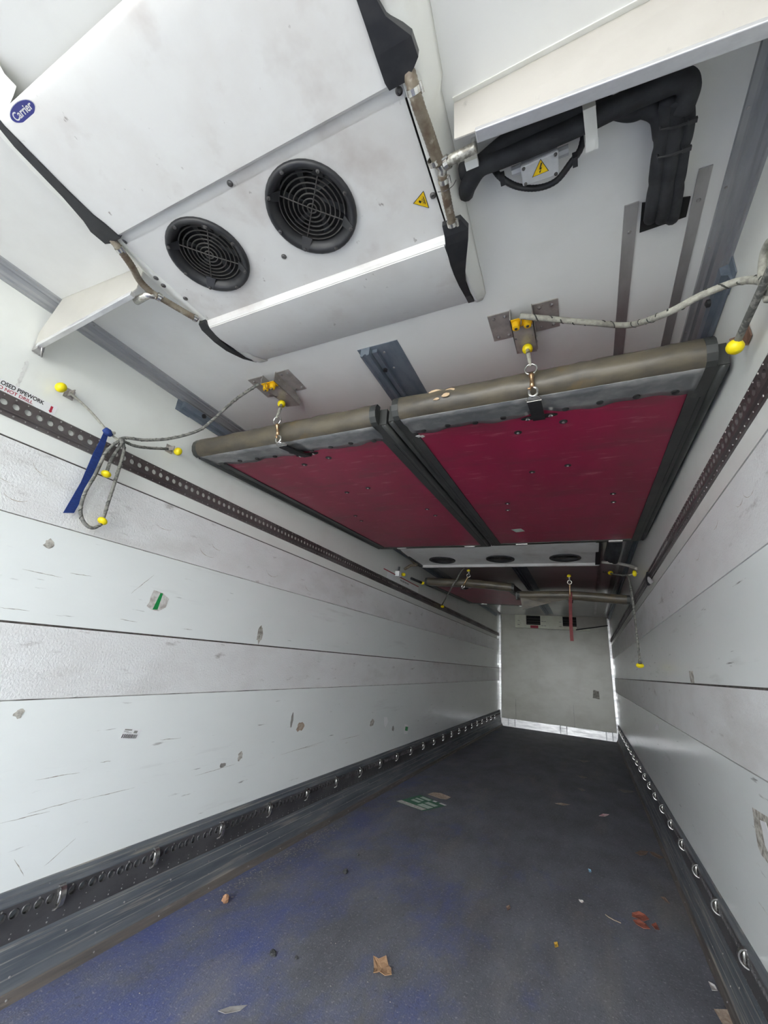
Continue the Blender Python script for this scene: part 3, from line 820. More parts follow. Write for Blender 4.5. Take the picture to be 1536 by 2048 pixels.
ed = MB().hexa([a0+Vector((0, -.003, -.012)), a1+Vector((.02, -.003, -.012)), a1+Vector((.02, .016, -.012)), a0+Vector((0, .016, -.012)), a0+Vector((0, -.003, .006)), a1+Vector((.02, -.003, .006)), a1+Vector((.02, .016, .004)), a0+Vector((0, .016, .004))])
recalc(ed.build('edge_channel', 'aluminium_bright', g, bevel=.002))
c = Vector((.022, .618, 2.312))
MB().ring(c+Vector((.004, .012, 0)), .024, .003, (.5, 1, .2), 18, 5).build('outlet_ring', 'strip_metal', g)
recalc(MB().hexa([c+Vector((-.018, -.012, -.012)), c+Vector((.024, -.012, -.010)), c+Vector((.020, .014, -.010)), c+Vector((-.018, .014, -.014)), c+Vector((-.018, -.012, .020)), c+Vector((.018, -.012, .024)), c+Vector((.016, .012, .020)), c+Vector((-.018, .012, .018))]).build('outlet_block', 'strip_metal', g))

# ================================================================== BLACK PIPES, JUNCTION BOX
bp = thing('insulated_pipes', 'bundle of black foam insulated pipes turning into a ceiling hole', 'pipes', (2.2, .9, 2.45))
zp = 2.492
main = [Vector((1.742, .80, 2.525)), P(938, 368, z=2.50), P(960, 335, z=2.495), P(1000, 318, z=2.49), P(1080, 285, z=2.485), P(1170, 245, z=2.485), P(1250, 205, z=2.482), P(1320, 175, z=2.475), P(1362, 160, z=2.47), P(1378, 175, z=2.468), P(1365, 220, z=2.47)]
MB().tube(smoothpath(main, 8), .023, 12).build('pipe', 'black_foam', bp, smooth=True)
MB().tube(smoothpath([Vector((1.745, .74, 2.52)), P(960, 345, z=2.510)+Vector((0, -.02, 0)), P(1040, 300, z=2.508)+Vector((0, -.035, 0)), P(1180, 250, z=2.508)+Vector((0, -.035, 0)), P(1260, 222, z=2.51), P(1290, 215, z=2.505), P(1318, 230, z=2.498), P(1325, 270, z=2.495)], 8), .021, 12).build('pipe', 'black_foam', bp, smooth=True)
for off, zz in ((-19, 2.488), (4, 2.482), (24, 2.49)):
    path = [P(1352+off*.7, 195, z=zz-.01), P(1348+off, 250, z=zz), P(1338+off, 310, z=zz), P(1330+off, 370, z=zz), P(1322+off, 425, z=zz+.012), P(1320+off, 436, z=zz+.045)]
    pp = smoothpath(path, 10)
    rr = [.0185*(1-.13*math.exp(-((i/len(pp)-.33)/.03)**2)-.13*math.exp(-((i/len(pp)-.58)/.03)**2)) for i in range(len(pp))]
    MB().tube(pp, rr, 12).build('pipe', 'black_foam', bp, smooth=True)
for py, ex in ((256, 0), (312, 0)):
    a, b = P(1322-(py-256)*.1, py+4, z=2.462), P(1382-(py-256)*.2, py-12, z=2.462)
    MB().tube([a+Vector((0, 0, .04)), a, a.lerp(b, .5)+Vector((0, 0, -.004)), b, b+Vector((0, 0, .04))], .003, 6).build('cable_tie', 'black_plastic', bp)
    MB().box(b.x-.006, b.x+.012, b.y-.006, b.y+.004, b.z-.003, b.z+.004).build('tie_tail', 'black_plastic', bp)
hole = [P(1279, 464, z=H-.002), P(1372, 432, z=H-.002), P(1381, 392, z=H-.002), P(1284, 405, z=H-.002)]
recalc(MB().prism(hole, (0, 0, -.004)).build('pipe_grommet', 'black_deep', bp))

jb = thing('junction_box', 'grey junction box with yellow high voltage triangle below the black pipes', 'electrical box', (1.94, .78, 2.468))
zj = 2.468
q = [P(1041, 336, z=zj), P(1117, 301, z=zj), P(1118, 350, z=zj), P(1046, 374, z=zj)]
recalc(MB().prism([Vector((p.x, p.y, p.z)) for p in q], (0, 0, .012)).build('lid', 'jbox', jb, bevel=.003))
cx = sum((p.x for p in q))/4; cyj = sum((p.y for p in q))/4
recalc(MB().prism([Vector((p.x*.96+cx*.04, p.y*.96+cyj*.04, zj+.013)) for p in q], (0, 0, H-.003-zj-.013)).build('body', 'jbox', jb))
for p in q: screw(jb, Vector((p.x*.84+cx*.16, p.y*.80+cyj*.20, zj)), .0045)
for xx in (cx-.058, cx+.058):
    MB().lathe([(.010, -.012), (.012, -.012), (.012, .012), (.010, .012)], (xx, cyj, 2.505), (1, 0, 0), 8).build('cable_gland', 'jbox', jb)
tri_sign(jb, [P(1081, 317, z=zj), P(1064, 355, z=zj), P(1098, 341, z=zj)], (0, 0, -1), 'bolt')
cb = [P(985, 335, z=2.539), P(1003, 356, z=2.495), P(1035, 373, z=2.50), P(1075, 376, z=2.505), P(1112, 362, z=2.505), P(1142, 325, z=2.50), P(1160, 300, z=2.52), P(1168, 270, z=2.539)]
cbl = thing('conduit', 'thin black corrugated cable loop hanging under the grey junction box', 'cable', P(1060, 377, z=2.49))
hose(cb, .0085, 'cable', 'black_plastic', True, cbl)
for px, py in ((1005, 358), (1150, 320)):
    p = P(px, py, z=2.494)
    MB().box(p.x-.006, p.x+.006, p.y-.012, p.y+.012, p.z-.010, p.z+.012).build('cable_clip', 'black_plastic', cbl)
hk = thing('pipe_clip', 'white plastic strap clip holding the black pipes to the ceiling', 'clip', P(1180, 280, z=2.46))
s0, s1 = P(1179, 222, z=2.452), P(1184, 280, z=2.456)
recalc(MB().hexa([s0+Vector((-.013, 0, 0)), s0+Vector((.013, 0, 0)), s1+Vector((.013, 0, 0)), s1+Vector((-.013, 0, 0)), s0+Vector((-.013, 0, .004)), s0+Vector((.013, 0, .004)), s1+Vector((.013, 0, .004)), s1+Vector((-.013, 0, .004))]).build('strap', 'side_housing', hk))
recalc(MB().box(s1.x-.014, s1.x+.014, s1.y, s1.y+.024, s1.z, H-.001).build('clip_foot', 'side_housing', hk))
recalc(MB().box(s0.x-.013, s0.x+.013, s0.y-.006, s0.y, s0.z, H-.001).build('clip_back', 'side_housing', hk))
hk = thing('pipe_clip', 'small white block clip beside the braided hose end', 'clip', P(945, 325, z=2.45))
p = P(946, 325, z=2.455)
recalc(MB().box(p.x-.02, p.x+.012, p.y-.008, p.y+.012, 2.452, 2.47).build('block', 'side_housing', hk))
recalc(MB().box(p.x-.004, p.x+.004, p.y-.004, p.y+.008, 2.468, H-.001).build('stem', 'side_housing', hk))

# ================================================================== HOOK BRACKETS, HOOKS, ROPES
def yellow_ball(p, r, parent, ax=(0, 0, 1), sq=.85, name='rope_stop'):
    return MB().ball(p, r, ax, sq, 16).build(name, 'ball_yellow', parent, smooth=True)

def bracket(xc0, xc1, x0, x1, y0, y1, label, group=None):
    r = thing('hook_bracket', label, 'bracket', ((x0+x1)/2, (y0+y1)/2, H-.065))
    for (a, b) in ((x0, xc0), (xc1, x1)):
        w_ = MB().box(a, b, y0, y1, H-.004, H+.001).build('wing_plate', 'bracket_steel', r)
        for fx in (.25, .75):
            for yy in (y0+.02, y1-.02):
                MB().lathe([(.0065, 0), (.006, .003), (.0005, .0055)], (a+(b-a)*fx, yy, H-.004), (0, 0, -1), 10).build('rivet', 'rivet', w_)
    zb = H-.052
    hx = [xc0+.010, xc1-.010]
    ym = min(y0+.075, (y0+y1)/2+.02)
    cf = plate_with_holes(xc0, xc1, y0-.004, ym, zb, [(x, y0+.05) for x in hx], .0042)
    p2 = plate_with_holes(xc0, xc1, ym, y1-.01, zb, [(x, (ym+y1-.01)/2) for x in hx], .0042)
    cf.add(p2.v, p2.f)
    cf.hexa([(xc0, y1-.01, zb), (xc1, y1-.01, zb), (xc1-.004, y1+.06, zb), (xc0+.004, y1+.05, zb), (xc0, y1-.01, zb+.003), (xc1, y1-.01, zb+.003), (xc1-.004, y1+.06, zb+.003), (xc0+.004, y1+.05, zb+.003)])
    recalc(cf.build('channel_floor', 'bracket_steel', r))
    for xx in (xc0, xc1-.003):
        sd = recalc(MB().prism([(xx, y0-.004, zb), (xx, y1+.05, zb), (xx, y1+.06, zb+.02), (xx, y1, H), (xx, y0-.004, H)], (.003, 0, 0)).build('channel_side', 'bracket_steel', r))
        for k, yy in enumerate((y0+.03, y0+.08, y1, y1+.03)):
            MB().lathe([(.005, 0), (.0045, .002), (.0005, .003)], (xx+(.003 if xx != xc0 else 0), yy, zb+.026), (1 if xx != xc0 else -1, 0, 0), 8).build('rivet', 'rivet', sd)
    # yellow rope wedges at the near end
    clx = (xc0+xc1)/2
    cl = MB().box(xc0+.004, xc1-.004, y0-.004, y0+.035, zb-.004, zb-.0005).build('wedge_plate', 'clip_yellow', r)
    for s_ in (-1, 1):
        MB().lathe([(.0145, 0), (.0155, -.006), (.0135, -.024), (.0005, -.026)], (clx+s_*.021, y0+.016, zb-.004), (0, 0, 1), 14).build('rope_wedge', 'clip_yellow', cl, smooth='auto')
        MB().lathe([(.006, 0), (.005, -.003), (.0005, -.003)], (clx+s_*.021, y0+.016, zb-.030), (0, 0, 1), 8).build('wedge_pin', 'screw', cl)
    MB().ring((clx, y0-.004, zb-.022), .012, .0014, (1, .2, 0), 16, 4).build('wire_ring', 'screw', cl)
    return r
bR = bracket(1.785, 1.868, 1.700, 1.958, 1.298, 1.440, 'riveted hat bracket holding the pale rope, above the scraped capped panel')
bL = bracket(.562, .648, .462, .722, 1.300, 1.460, 'riveted hat bracket tied to the grey looped rope')

def snap_hook(top, ring, dring, label):
    """ball at top, swivel eye, snap body, hook"""
    r = thing('snap_hook', label, 'hook', dring)
    top, ring, dring = Vector(top), Vector(ring), Vector(dring)
    d = (dring-ring).normalized()
    side = Vector((1, 0, 0)); side = (side-d*side.dot(d)).normalized(); nn = d.cross(side)
    yellow_ball(top, .021, r, (ring-top).normalized(), .85)
    MB().tube([top, top.lerp(ring, .35), top.lerp(ring, .7), ring+nn*.004], [.008, .0085, .007, .005], 8).build('rope_end', 'rope_pale', r, smooth=True)
    MB().lathe([(.0095, -.01), (.0105, -.004), (.0105, .004), (.008, .008)], top.lerp(ring, .32), (ring-top), 10).build('ferrule', 'chrome', r, smooth=True)
    L = (dring-ring).length
    c = ring+d*.014
    MB().ring(c, .0215, .0036, nn, 22, 6).build('swivel_eye', 'chrome', r, smooth=True)
    b0 = ring+d*.036; b1 = ring+d*(L*.74)
    MB().tube([b0, b0.lerp(b1, .15), b0.lerp(b1, .3), b0.lerp(b1, .7), b1], [.0105, .011, .0072, .008, .0095], 10).build('snap_body', 'brass', r, smooth=True)
    hk_ = [b1+side*.004, b1+side*.015+d*.010, b1+side*.015+d*.028, b1+d*.038, b1-side*.012+d*.028, b1-side*.012+d*.010]
    MB().tube(smoothpath(hk_, 6), .0048, 8).build('hook', 'chrome', r, smooth=True)
    MB().tube([b1-side*.006, b1-side*.009+d*.012], .0028, 6).build('gate', 'brass', r)
    MB().tube([b1-side*.006+d*.002, b1-side*.016+d*.002], .0032, 6).build('gate_knob', 'brass', r)
    return r

# ================================================================== RED BULKHEAD PANELS
class Panel:
    def __init__(s, NL, NR, FL, FR, th, root):
        s.c = [Vector(q) for q in (NL, NR, FL, FR)]
        s.th = th; s.root = root
        s.up = ((s.c[1]-s.c[0]).cross(s.c[2]-s.c[0])).normalized()
        s.wd = (s.c[1]-s.c[0]).length; s.ln = (s.c[2]-s.c[0]).length
        s.sag = 0
    def S(s, x, y, w=0):      # x metres across, y metres along, w metres above the under face
        u, v = x/s.wd, y/s.ln
        p = s.c[0]*(1-u)*(1-v)+s.c[1]*u*(1-v)+s.c[2]*(1-u)*v+s.c[3]*u*v
        return p+s.up*w+Vector((0, 0, -s.sag*abs(u-.5)*2*max(0, 1-v*1.3)))
    def slab(s, x0, x1, y0, y1, w0, w1, nx=6, ny=8):
        mb = MB(); vs = []; fs = []
        for w_ in (w0, w1):
            for j in range(ny+1):
                for i in range(nx+1):
                    vs.append(s.S(x0+(x1-x0)*i/nx, y0+(y1-y0)*j/ny, w_))
        m = (nx+1)*(ny+1)
        for j in range(ny):
            for i in range(nx):
                a = j*(nx+1)+i
                fs.append((a, a+nx+1, a+nx+2, a+1)); fs.append((m+a, m+a+1, m+a+nx+2, m+a+nx+1))
        for i in range(nx):
            fs.append((i, i+1, m+i+1, m+i)); a = ny*(nx+1)+i; fs.append((a+1, a, m+a, m+a+1))
        for j in range(ny):
            a = j*(nx+1); fs.append((a+nx+1, a, m+a, m+a+nx+1)); a += nx; fs.append((a, a+nx+1, m+a+nx+1, m+a))
        return mb.add(vs, fs)

def rnd(a, b): return random.uniform(a, b)
def red_panel(NL, NR, FL, FR, cap0, cap1, label, hookx, detail=True, sag=0, flap=False, group=None, seed=1):
    random.seed(seed)
    root = thing('bulkhead_panel', label, 'bulkhead panel', tuple((Vector(NL)+Vector(FR))/2), group)
    p = Panel(NL, NR, FL, FR, .06, root); p.sag = sag
    Wd, Ln = p.wd, p.ln
    tb = .085
    p.slab(.03, Wd-.03, .03, Ln-.02, .0, .06).build('board', 'panel_red', root)
    # black edge trims (foam lips)
    for (a, b) in ((0, tb), (Wd-tb, Wd)):
        t = p.slab(a, b, .005, Ln, -.006, .072, 2, 8).build('edge_trim', 'panel_trim', root)
        rr = []
        ctr = a+.012 if a == 0 else b-.012
        MB().tube([p.S(ctr, .01+Ln*.98*i/8, -.004) for i in range(9)], .014, 8).build('trim_bead', 'panel_trim', t, smooth=True)
        s_ = (a+b)/2
        MB().tube([p.S(s_, .2+(Ln-.2)*i/8, -.006) for i in range(9)], .003, 5).build('trim_seam', 'panel_trim', t)
    p.slab(.02, Wd-.02, Ln-.05, Ln+.01, -.006, .075, 6, 1).build('edge_trim', 'panel_trim', root)
    # capped end: rolled vinyl over the front edge
    n = 36 if detail else 14
    prof = [(.0, .085), (-.030, .082), (-.046, .062), (-.050, .038), (-.044, .012), (-.028, -.008), (-.004, -.014)]
    vs, fs = [], []
    for i in range(n+1):
        x = cap0+(cap1-cap0)*i/n
        for j, (yy, ww) in enumerate(prof):
            k = 1+.05*math.sin(x*23+j)
            vs.append(p.S(x, yy*k+rnd(-.002, .002), ww+rnd(-.0018, .0018)))
    m = len(prof)
    for i in range(n):
        for j in range(m-1): fs.append((i*m+j, i*m+j+1, (i+1)*m+j+1, (i+1)*m+j))
    cap = recalc(MB().add(vs, fs).build('end_cap', 'cap_vinyl', root, smooth=True))
    # end faces of the roll
    for x, cm in ((cap0-.03, 'panel_trim'), (cap1+.0, 'panel_trim')):
        xs = (x, x+.03)
        vs = [p.S(xx, yy, ww) for xx in xs for yy, ww in prof]
        recalc(MB().add(vs, [tuple(range(m)), tuple(range(2*m-1, m-1, -1))]+[(j, j+1, m+j+1, m+j) for j in range(m-1)]+[(m-1, 0, m, 2*m-1)]).build('cap_end', cm, root))
    # clear sheet under the front, riveted, wavy free edge
    ns = 44 if detail else 10
    vs, fs = [], []
    rowsn = 5
    for i in range(ns+1):
        x = cap0+(cap1-cap0)*i/ns
        edge = .152+.010*math.sin(x*19+seed)+.006*math.sin(x*47)
        pull = math.exp(-((x-hookx)/.07)**2)
        edge -= .02*pull
        for j in range(rowsn):
            t = j/(rowsn-1)
            yy = -.006+(edge+.006)*t
            ww = -.0145+.011*t+(rnd(-.004, .002) if 0 < j < rowsn-1 and detail else 0)-.010*pull*math.sin(math.pi*t)*math.cos(x*80)
            vs.append(p.S(x, yy, ww))
    for i in range(ns):
        for j in range(rowsn-1): fs.append((i*rowsn+j, i*rowsn+j+1, (i+1)*rowsn+j+1, (i+1)*rowsn+j))
    o = MB().add(vs, fs).build('cap_sheet', 'cap_sheet', root, smooth=True)
    md = o.modifiers.new('thick', 'SOLIDIFY'); md.thickness = .002; md.offset = 0
    if detail:
        for i in range(9):
            x = cap0+.06+(cap1-cap0-.12)*i/8
            if abs(x-hookx) < .05: continue
            MB().lathe([(.013, 0), (.012, .004), (.0005, .006)], p.S(x, .122+.008*math.sin(x*19), -.0085), -p.up, 14).build('cap_stud', 'stud', root)
        for (x, y) in ((hookx-.10, .285), (hookx+.09, .245), (hookx-.09, .76), (hookx+.09, .72), (hookx-.30, 1.26), (hookx-.32, 1.40), (hookx+.32, 1.22), (hookx+.33, 1.38)):
            if .1 < x < Wd-.1:
                wsh = MB().lathe([(.017, 0), (.016, .002), (.0005, .003)], p.S(x, y, -.001), -p.up, 16).build('washer', 'stud', root)
                MB().lathe([(.0065, 0), (.006, .003), (.0005, .004)], p.S(x, y, -.004), -p.up, 10).build('washer_bolt', 'rivet', wsh)
    # hanging strap
    dr = p.S(hookx, .035, -.035)
    b0, b1 = p.S(hookx-.045, .172, -.004), p.S(hookx+.045, .168, -.004)
    pl = recalc(MB().prism([p.S(hookx+.060*math.cos(t)+(.012 if math.cos(t) > 0 else -.012), .170+.014*math.sin(t), -.001) for t in [2*math.pi*k/20 for k in range(20)]], -p.up*.004).build('strap_plate', 'webbing_black', root))
    for b in (b0, b1):
        MB().lathe([(.010, 0), (.010, .005), (.006, .007), (.0005, .007)], b, -p.up, 6).build('plate_bolt', 'chrome', pl)
    wb = []
    pth = [p.S(hookx, .180, -.008), p.S(hookx, .10, -.026), p.S(hookx, -.024, -.044), p.S(hookx, -.034, -.048), p.S(hookx, -.024, -.052), p.S(hookx, .10, -.032), p.S(hookx, .180, -.012)]
    vs = []
    sd = (p.S(hookx+.024, .1)-p.S(hookx, .1))
    for q_ in pth: vs += [q_-sd, q_+sd]
    o = MB().add(vs, [(2*i, 2*i+1, 2*i+3, 2*i+2) for i in range(len(pth)-1)]).build('hanging_strap', 'webbing_black', root)
    md = o.modifiers.new('thick', 'SOLIDIFY'); md.thickness = .003; md.offset = 0
    c = p.S(hookx, -.032, -.048)
    e = (p.S(hookx, -.1)-p.S(hookx, .1)).normalized()
    dpts = [c-sd*1.08, c+sd*1.08, c+sd*1.05+e*.012+Vector((0, 0, .0)), c+sd*.6+e*.030, c+e*.036, c-sd*.6+e*.030, c-sd*1.05+e*.012]
    MB().tube(dpts, .0022, 6, closed=True).build('d_ring', 'chrome', root)
    # hinge latches on the far edge
    for x in (.22, Wd-.25):
        mb = p.slab(x, x+.10, Ln-.03, Ln+.016, -.012, -.006, 1, 1)
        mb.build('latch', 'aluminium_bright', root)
    return p, c+e*.034

pL, dL = red_panel((.030, 1.448, 2.240), (1.218, 1.444, 2.242), (.030, 3.86, 2.343), (1.205, 3.87, 2.335), .030, 1.125, 'red board bulkhead panel slung below the ceiling with an unscraped vinyl cap', .640, seed=3)
pR, dR = red_panel((1.228, 1.444, 2.254), (2.445, 1.420, 2.232), (1.215, 3.88, 2.345), (2.445, 3.83, 2.335), .065, 1.150, 'red board bulkhead panel slung below the ceiling with torn foam patches on its cap', .625, seed=5)
# torn patches and a scrap of label on the second panel
for (x, y, w_, s_) in ((.235, -.036, .066, .030), (.300, -.040, .058, .024), (.285, -.050, .034, .020), (.245, -.047, .025, .014)):
    c = pR.S(x, y-.003, w_)
    n = 9
    vs = [c+Vector(((s_*rnd(.6, 1.2))*math.cos(2*math.pi*k/n), -.001, (s_*.45*rnd(.6, 1.1))*math.sin(2*math.pi*k/n))) for k in range(n)]
    recalc(MB().prism(vs, (0, -.003, 0)).build('torn_patch', 'torn_foam', pR.root))
for (x, y) in ((.085, .165), (.10, .172)):
    c = pR.S(x, y, -.012)
    recalc(MB().prism([c+Vector((a, b, 0)) for a, b in ((-.012, -.006), (.010, -.012), (.016, .004), (.0, .010))], (0, 0, -.002)).build('paper_scrap', 'paper', pR.root))
c = pR.S(.30, 1.95, -.0015)
recalc(MB().prism([c+Vector((a, b, 0)) for a, b in ((-.05, -.03), (.03, -.04), (.05, .03), (-.02, .05))], (0, 0, -.001)).build('label_scrap', 'print_pale', pR.root))

snap_hook(P(1055, 698, y=1.452), P(1061, 732, y=1.362), dR+Vector((0, 0, .004)), 'swivel snap hook with yellow ball on the torn capped panel')
snap_hook(P(563, 808, y=1.450), P(554, 836, y=1.366), dL+Vector((0, 0, .004)), 'swivel snap hook with yellow ball on the unscraped panel')

# ---- rope with dark flecks
def rope(parent, pts, r, m='rope', fleck=True, n=26):
    path = smoothpath(pts, n)
    o = MB().tube(path, r, 8).build('rope', m, parent, smooth=True)
    if fleck:
        mb = MB()
        L = 0
        for i in range(1, len(path)-1):
            L += (path[i]-path[i-1]).length
            if L > r*4.2:
                L = 0
                d = (path[i+1]-path[i-1]).normalized()
                a = d.cross(Vector((0, 0, 1)))
                if a.length < .1: a = d.cross(Vector((1, 0, 0)))
                a.normalize(); b = d.cross(a)
                ang = i*1.0
                q_ = [path[i]+(a*math.cos(ang+t*2.6)+b*math.sin(ang+t*2.6))*r*.93+d*r*2.0*t for t in [k/6 for k in range(7)]]
                mb.tube(q_, r*.26, 4)
        if mb.v: stuff(mb.build('rope_fleck', 'rope_fleck', o))
    return o

# pale rope from the second bracket to the wall
rp = thing('rope', 'pale rope with black flecks strung from bracket to the wall ring', 'rope', P(1255, 652, z=2.40))
rope(rp, [P(1040, 632, z=2.478), P(1100, 638, z=2.465), P(1190, 646, z=2.450), P(1258, 650, z=2.445), P(1330, 628, x=2.25), P(1400, 592, x=2.33), P(1465, 566, x=2.40), P(1500, 560, x=2.425), P(1532, 562, x=2.43)], .0105, 'rope_pale')
MB().tube(smoothpath([P(1536, 600, x=2.428), P(1524, 560, x=2.43), P(1529, 505, x=2.435), P(1545, 480, x=2.43), P(1560, 500, x=2.425), P(1550, 560, x=2.43), P(1536, 590, x=2.43)], 6), .0095, 8).build('rope_coil', 'rope_pale', rp, smooth=True)
rs = thing('rope', 'grey taut rope dropping to the rusted wall bracket', 'rope', P(1472, 690, x=2.41))
rope(rs, [P(1545, 530, x=2.409), P(1507, 612, x=2.409), P(1473, 686, x=2.409)], .0095, 'rope', False)
yellow_ball(P(1470, 694, x=2.405), .022, rs, (0, .3, 1), .9)
br = thing('wall_bracket', 'rusted angle bracket on the wall beside a yellow ball', 'bracket', P(1490, 680, x=2.45))
q = [P(1497, 648, x=W-.002), P(1505, 670, x=W-.002), P(1497, 690, x=W-.002), P(1486, 672, x=W-.002)]
recalc(MB().prism(q, (-.004, 0, 0)).build('back_plate', 'rusty_steel', br))
recalc(MB().prism([P(1488, 668, x=W-.004), P(1497, 688, x=W-.004), P(1466, 692, x=2.405), P(1458, 678, x=2.405)], (0, .0, -.004)).build('arm', 'rusty_steel', br))

# left wall rope set
lr = thing('rope', 'grey flecked rope tied from bracket to the wall and hanging in a long loop', 'rope', P(205, 1050, x=.05))
rope(lr, [P(517, 768, z=2.47), P(470, 800, x=.40), P(425, 840, x=.27), P(395, 862, x=.20), P(340, 877, x=.14), P(290, 880, x=.11), P(250, 876, x=.09), P(235, 884, x=.085), P(212, 905, x=.08), P(190, 950, x=.07), P(170, 985, x=.06), P(161, 1020, x=.055), P(168, 1045, x=.052), P(185, 1056, x=.052), P(203, 1048, x=.052)], .0075)
rope(lr, [P(207, 1036, x=.052), P(218, 1000, x=.056), P(234, 950, x=.062), P(247, 905, x=.075), P(246, 884, x=.085)], .0075)
rope(lr, [P(214, 942, x=.066), P(222, 920, x=.07), P(236, 898, x=.08), P(246, 882, x=.085)], .0075)
rope(lr, [P(246, 882, x=.085), P(270, 892, x=.07), P(300, 896, x=.06), P(336, 898, x=.045)], .0068)
rope(lr, [P(236, 880, x=.085), P(215, 862, x=.07), P(180, 822, x=.05), P(140, 785, x=.035)], .0055, 'rope_pale', False)
MB().ball(P(243, 883, x=.088), .014, (0, 1, .4), .9).build('knot', 'rope', lr, smooth=True)
for (px, py, xx, ax) in ((212, 948, .066, (0, .25, 1)), (205, 1042, .052, (0, .5, 1))):
    yellow_ball(P(px, py, x=xx), .0215, lr, ax, .68)
def wall_anchor(ball, plate, label, d):
    r = thing('rope_anchor', label, 'rope anchor', ball)
    yellow_ball(ball, .0225, r, d, .9, 'ball')
    pl = recalc(MB().box(.0, .003, plate.y-.020, plate.y+.020, plate.z-.022, plate.z+.022).build('plate', 'bracket_steel', r))
    for a in (-.012, .012):
        for b in (-.013, .013):
            MB().lathe([(.004, 0), (.0003, .002)], (.003, plate.y+a, plate.z+b), (1, 0, 0), 8).build('rivet', 'rivet', pl)
    recalc(MB().hexa([(.003, plate.y-.004, plate.z-.012), (.045, plate.y-.004, plate.z-.012), (.045, plate.y, plate.z-.012), (.003, plate.y, plate.z-.012), (.003, plate.y-.004, plate.z+.012), (.045, plate.y-.004, plate.z+.010), (.045, plate.y, plate.z+.010), (.003, plate.y, plate.z+.012)]).build('lug', 'bracket_steel', r))
    return r
wall_anchor(P(122, 775, x=.042), P(138, 788, x=.0), 'yellow ball anchor on the wall above the pipework sign', (0, 1, -.5))
wall_anchor(P(356, 903, x=.042), P(338, 898, x=.0), 'yellow ball anchor on the wall beside the red panel corner', (0, 1, -.1))
# blue strap
st = thing('strap', 'blue webbing strap knotted on the hanging rope', 'strap', P(140, 1025, x=.045))
pth = [P(212, 866, x=.080), P(205, 885, x=.066), P(196, 905, x=.052), P(172, 965, x=.034), P(137, 1026, x=.024)]
vs = []
for i, q_ in enumerate(pth):
    hw = [.010, .013, .017, .0195, .0195][i]
    vs += [q_+Vector((0, -hw, -hw*.35)), q_+Vector((0, hw, hw*.35))]
o = MB().add(vs, [(2*i, 2*i+1, 2*i+3, 2*i+2) for i in range(len(pth)-1)]).build('webbing', 'webbing_blue', st)
md = o.modifiers.new('thick', 'SOLIDIFY'); md.thickness = .002; md.offset = 0
MB().tube([P(209, 858, x=.083), P(216, 865, x=.090), P(222, 870, x=.086)], [.012, .017, .011], 10).build('knot', 'webbing_blue', st, smooth=True)
MB().tube([P(222, 866, x=.092), P(230, 866, x=.092)], [.008, .006], 8).build('strap_tail', 'rope_pale', st)

# pipework sign on the wall
ws = thing('wall_sign', 'white strip sign reading enclosed pipework do not drill in black and red', 'sign', P(60, 800, x=.002))
yA, yB = P(115, 815, x=.003).y, P(0, 760, x=.003).y-.20
zA = 2.086
MB().box(.0, .0012, .49, yA, zA, zA+.045).build('sign_strip', 'sign_white', ws)
text_mb('ENCLOSED PIPEWORK', .0235, (.0013, .515, 2.1105), (0, 1, 0), (0, 0, 1), depth=.0004, bold=.0006, width=.196).build('lettering', 'sign_black', ws)
text_mb('DO NOT DRILL', .0190, (.0013, .546, 2.0915), (0, 1, 0), (0, 0, 1), depth=.0004, bold=.0003, width=.130).build('lettering', 'sign_red', ws)
ya = .742
MB().add([(.0018, ya+a, zA+b) for a, b in ((-.005, .036), (.004, .036), (.004, .014), (.008, .014), (-.0005, .006), (-.009, .014), (-.005, .014))], [(0, 1, 2, 3, 4, 5, 6)]).build('arrow', 'sign_red', ws)
# water stain under the drain outlet is a smear on the wall
sm = MB()
random.seed(4)
L_, R_ = [], []
for i in range(22):
    t = i/21
    c = P(56-38*t, 722+92*t, x=.0)
    w_ = .010*(.35+.65*abs(math.sin(i*1.9)))*(1-.35*t)
    L_.append((.0005, c.y-w_, c.z+rnd(-.002, .002))); R_.append((.0005, c.y+w_*rnd(.6, 1), c.z+rnd(-.002, .002)))
sm.add(L_+R_, [(i, i+1, 22+i+1, 22+i) for i in range(21)])
tag(sm.build('drip_stain', 'stain'), 'greyish drip stain trail on the wall below the drain outlet', 'stain')

# ================================================================== FAR EVAPORATOR
e2 = thing('evaporator', 'long white evaporator with three fan openings behind the red panels', 'cooling unit', (1.14, 4.5, 2.38))
ZB2 = 2.385
def sx2(prof, x0, x1): return MB().prism([(x0, a, b) for a, b in prof], (x1-x0, 0, 0))
holes = [(.50, 4.585), (1.165, 4.58), (1.823, 4.585)]
recalc(plate_with_holes(.16, 2.13, 4.36, 4.84, ZB2, holes, .150).build('fan_panel', 'unit_white', e2))
recalc(sx2([(3.97, 2.43), (4.0, 2.405), (4.2, 2.385), (4.36, 2.378), (4.365, 2.40), (4.0, 2.47)], .16, 2.13).build('rear_cover', 'unit_white', e2, smooth='auto'))
recalc(sx2([(4.835, 2.386), (4.855, 2.366), (4.868, 2.360), (4.872, 2.372), (4.85, 2.39)], .15, 2.14).build('chamfer_strip', 'unit_white', e2))
recalc(sx2([(4.862, 2.362), (4.90, 2.364), (4.96, 2.40), (5.02, 2.46), (5.07, 2.545), (5.02, 2.548), (4.87, 2.40)], .15, 2.14).build('front_cover', 'unit_white', e2, smooth='auto'))
MB().box(.17, 2.12, 4.0, 4.98, 2.46, H-.001).build('back_plate', 'black_deep', e2)
for cx, cy in holes: fan(e2, cx, cy, ZB2, .154, False)
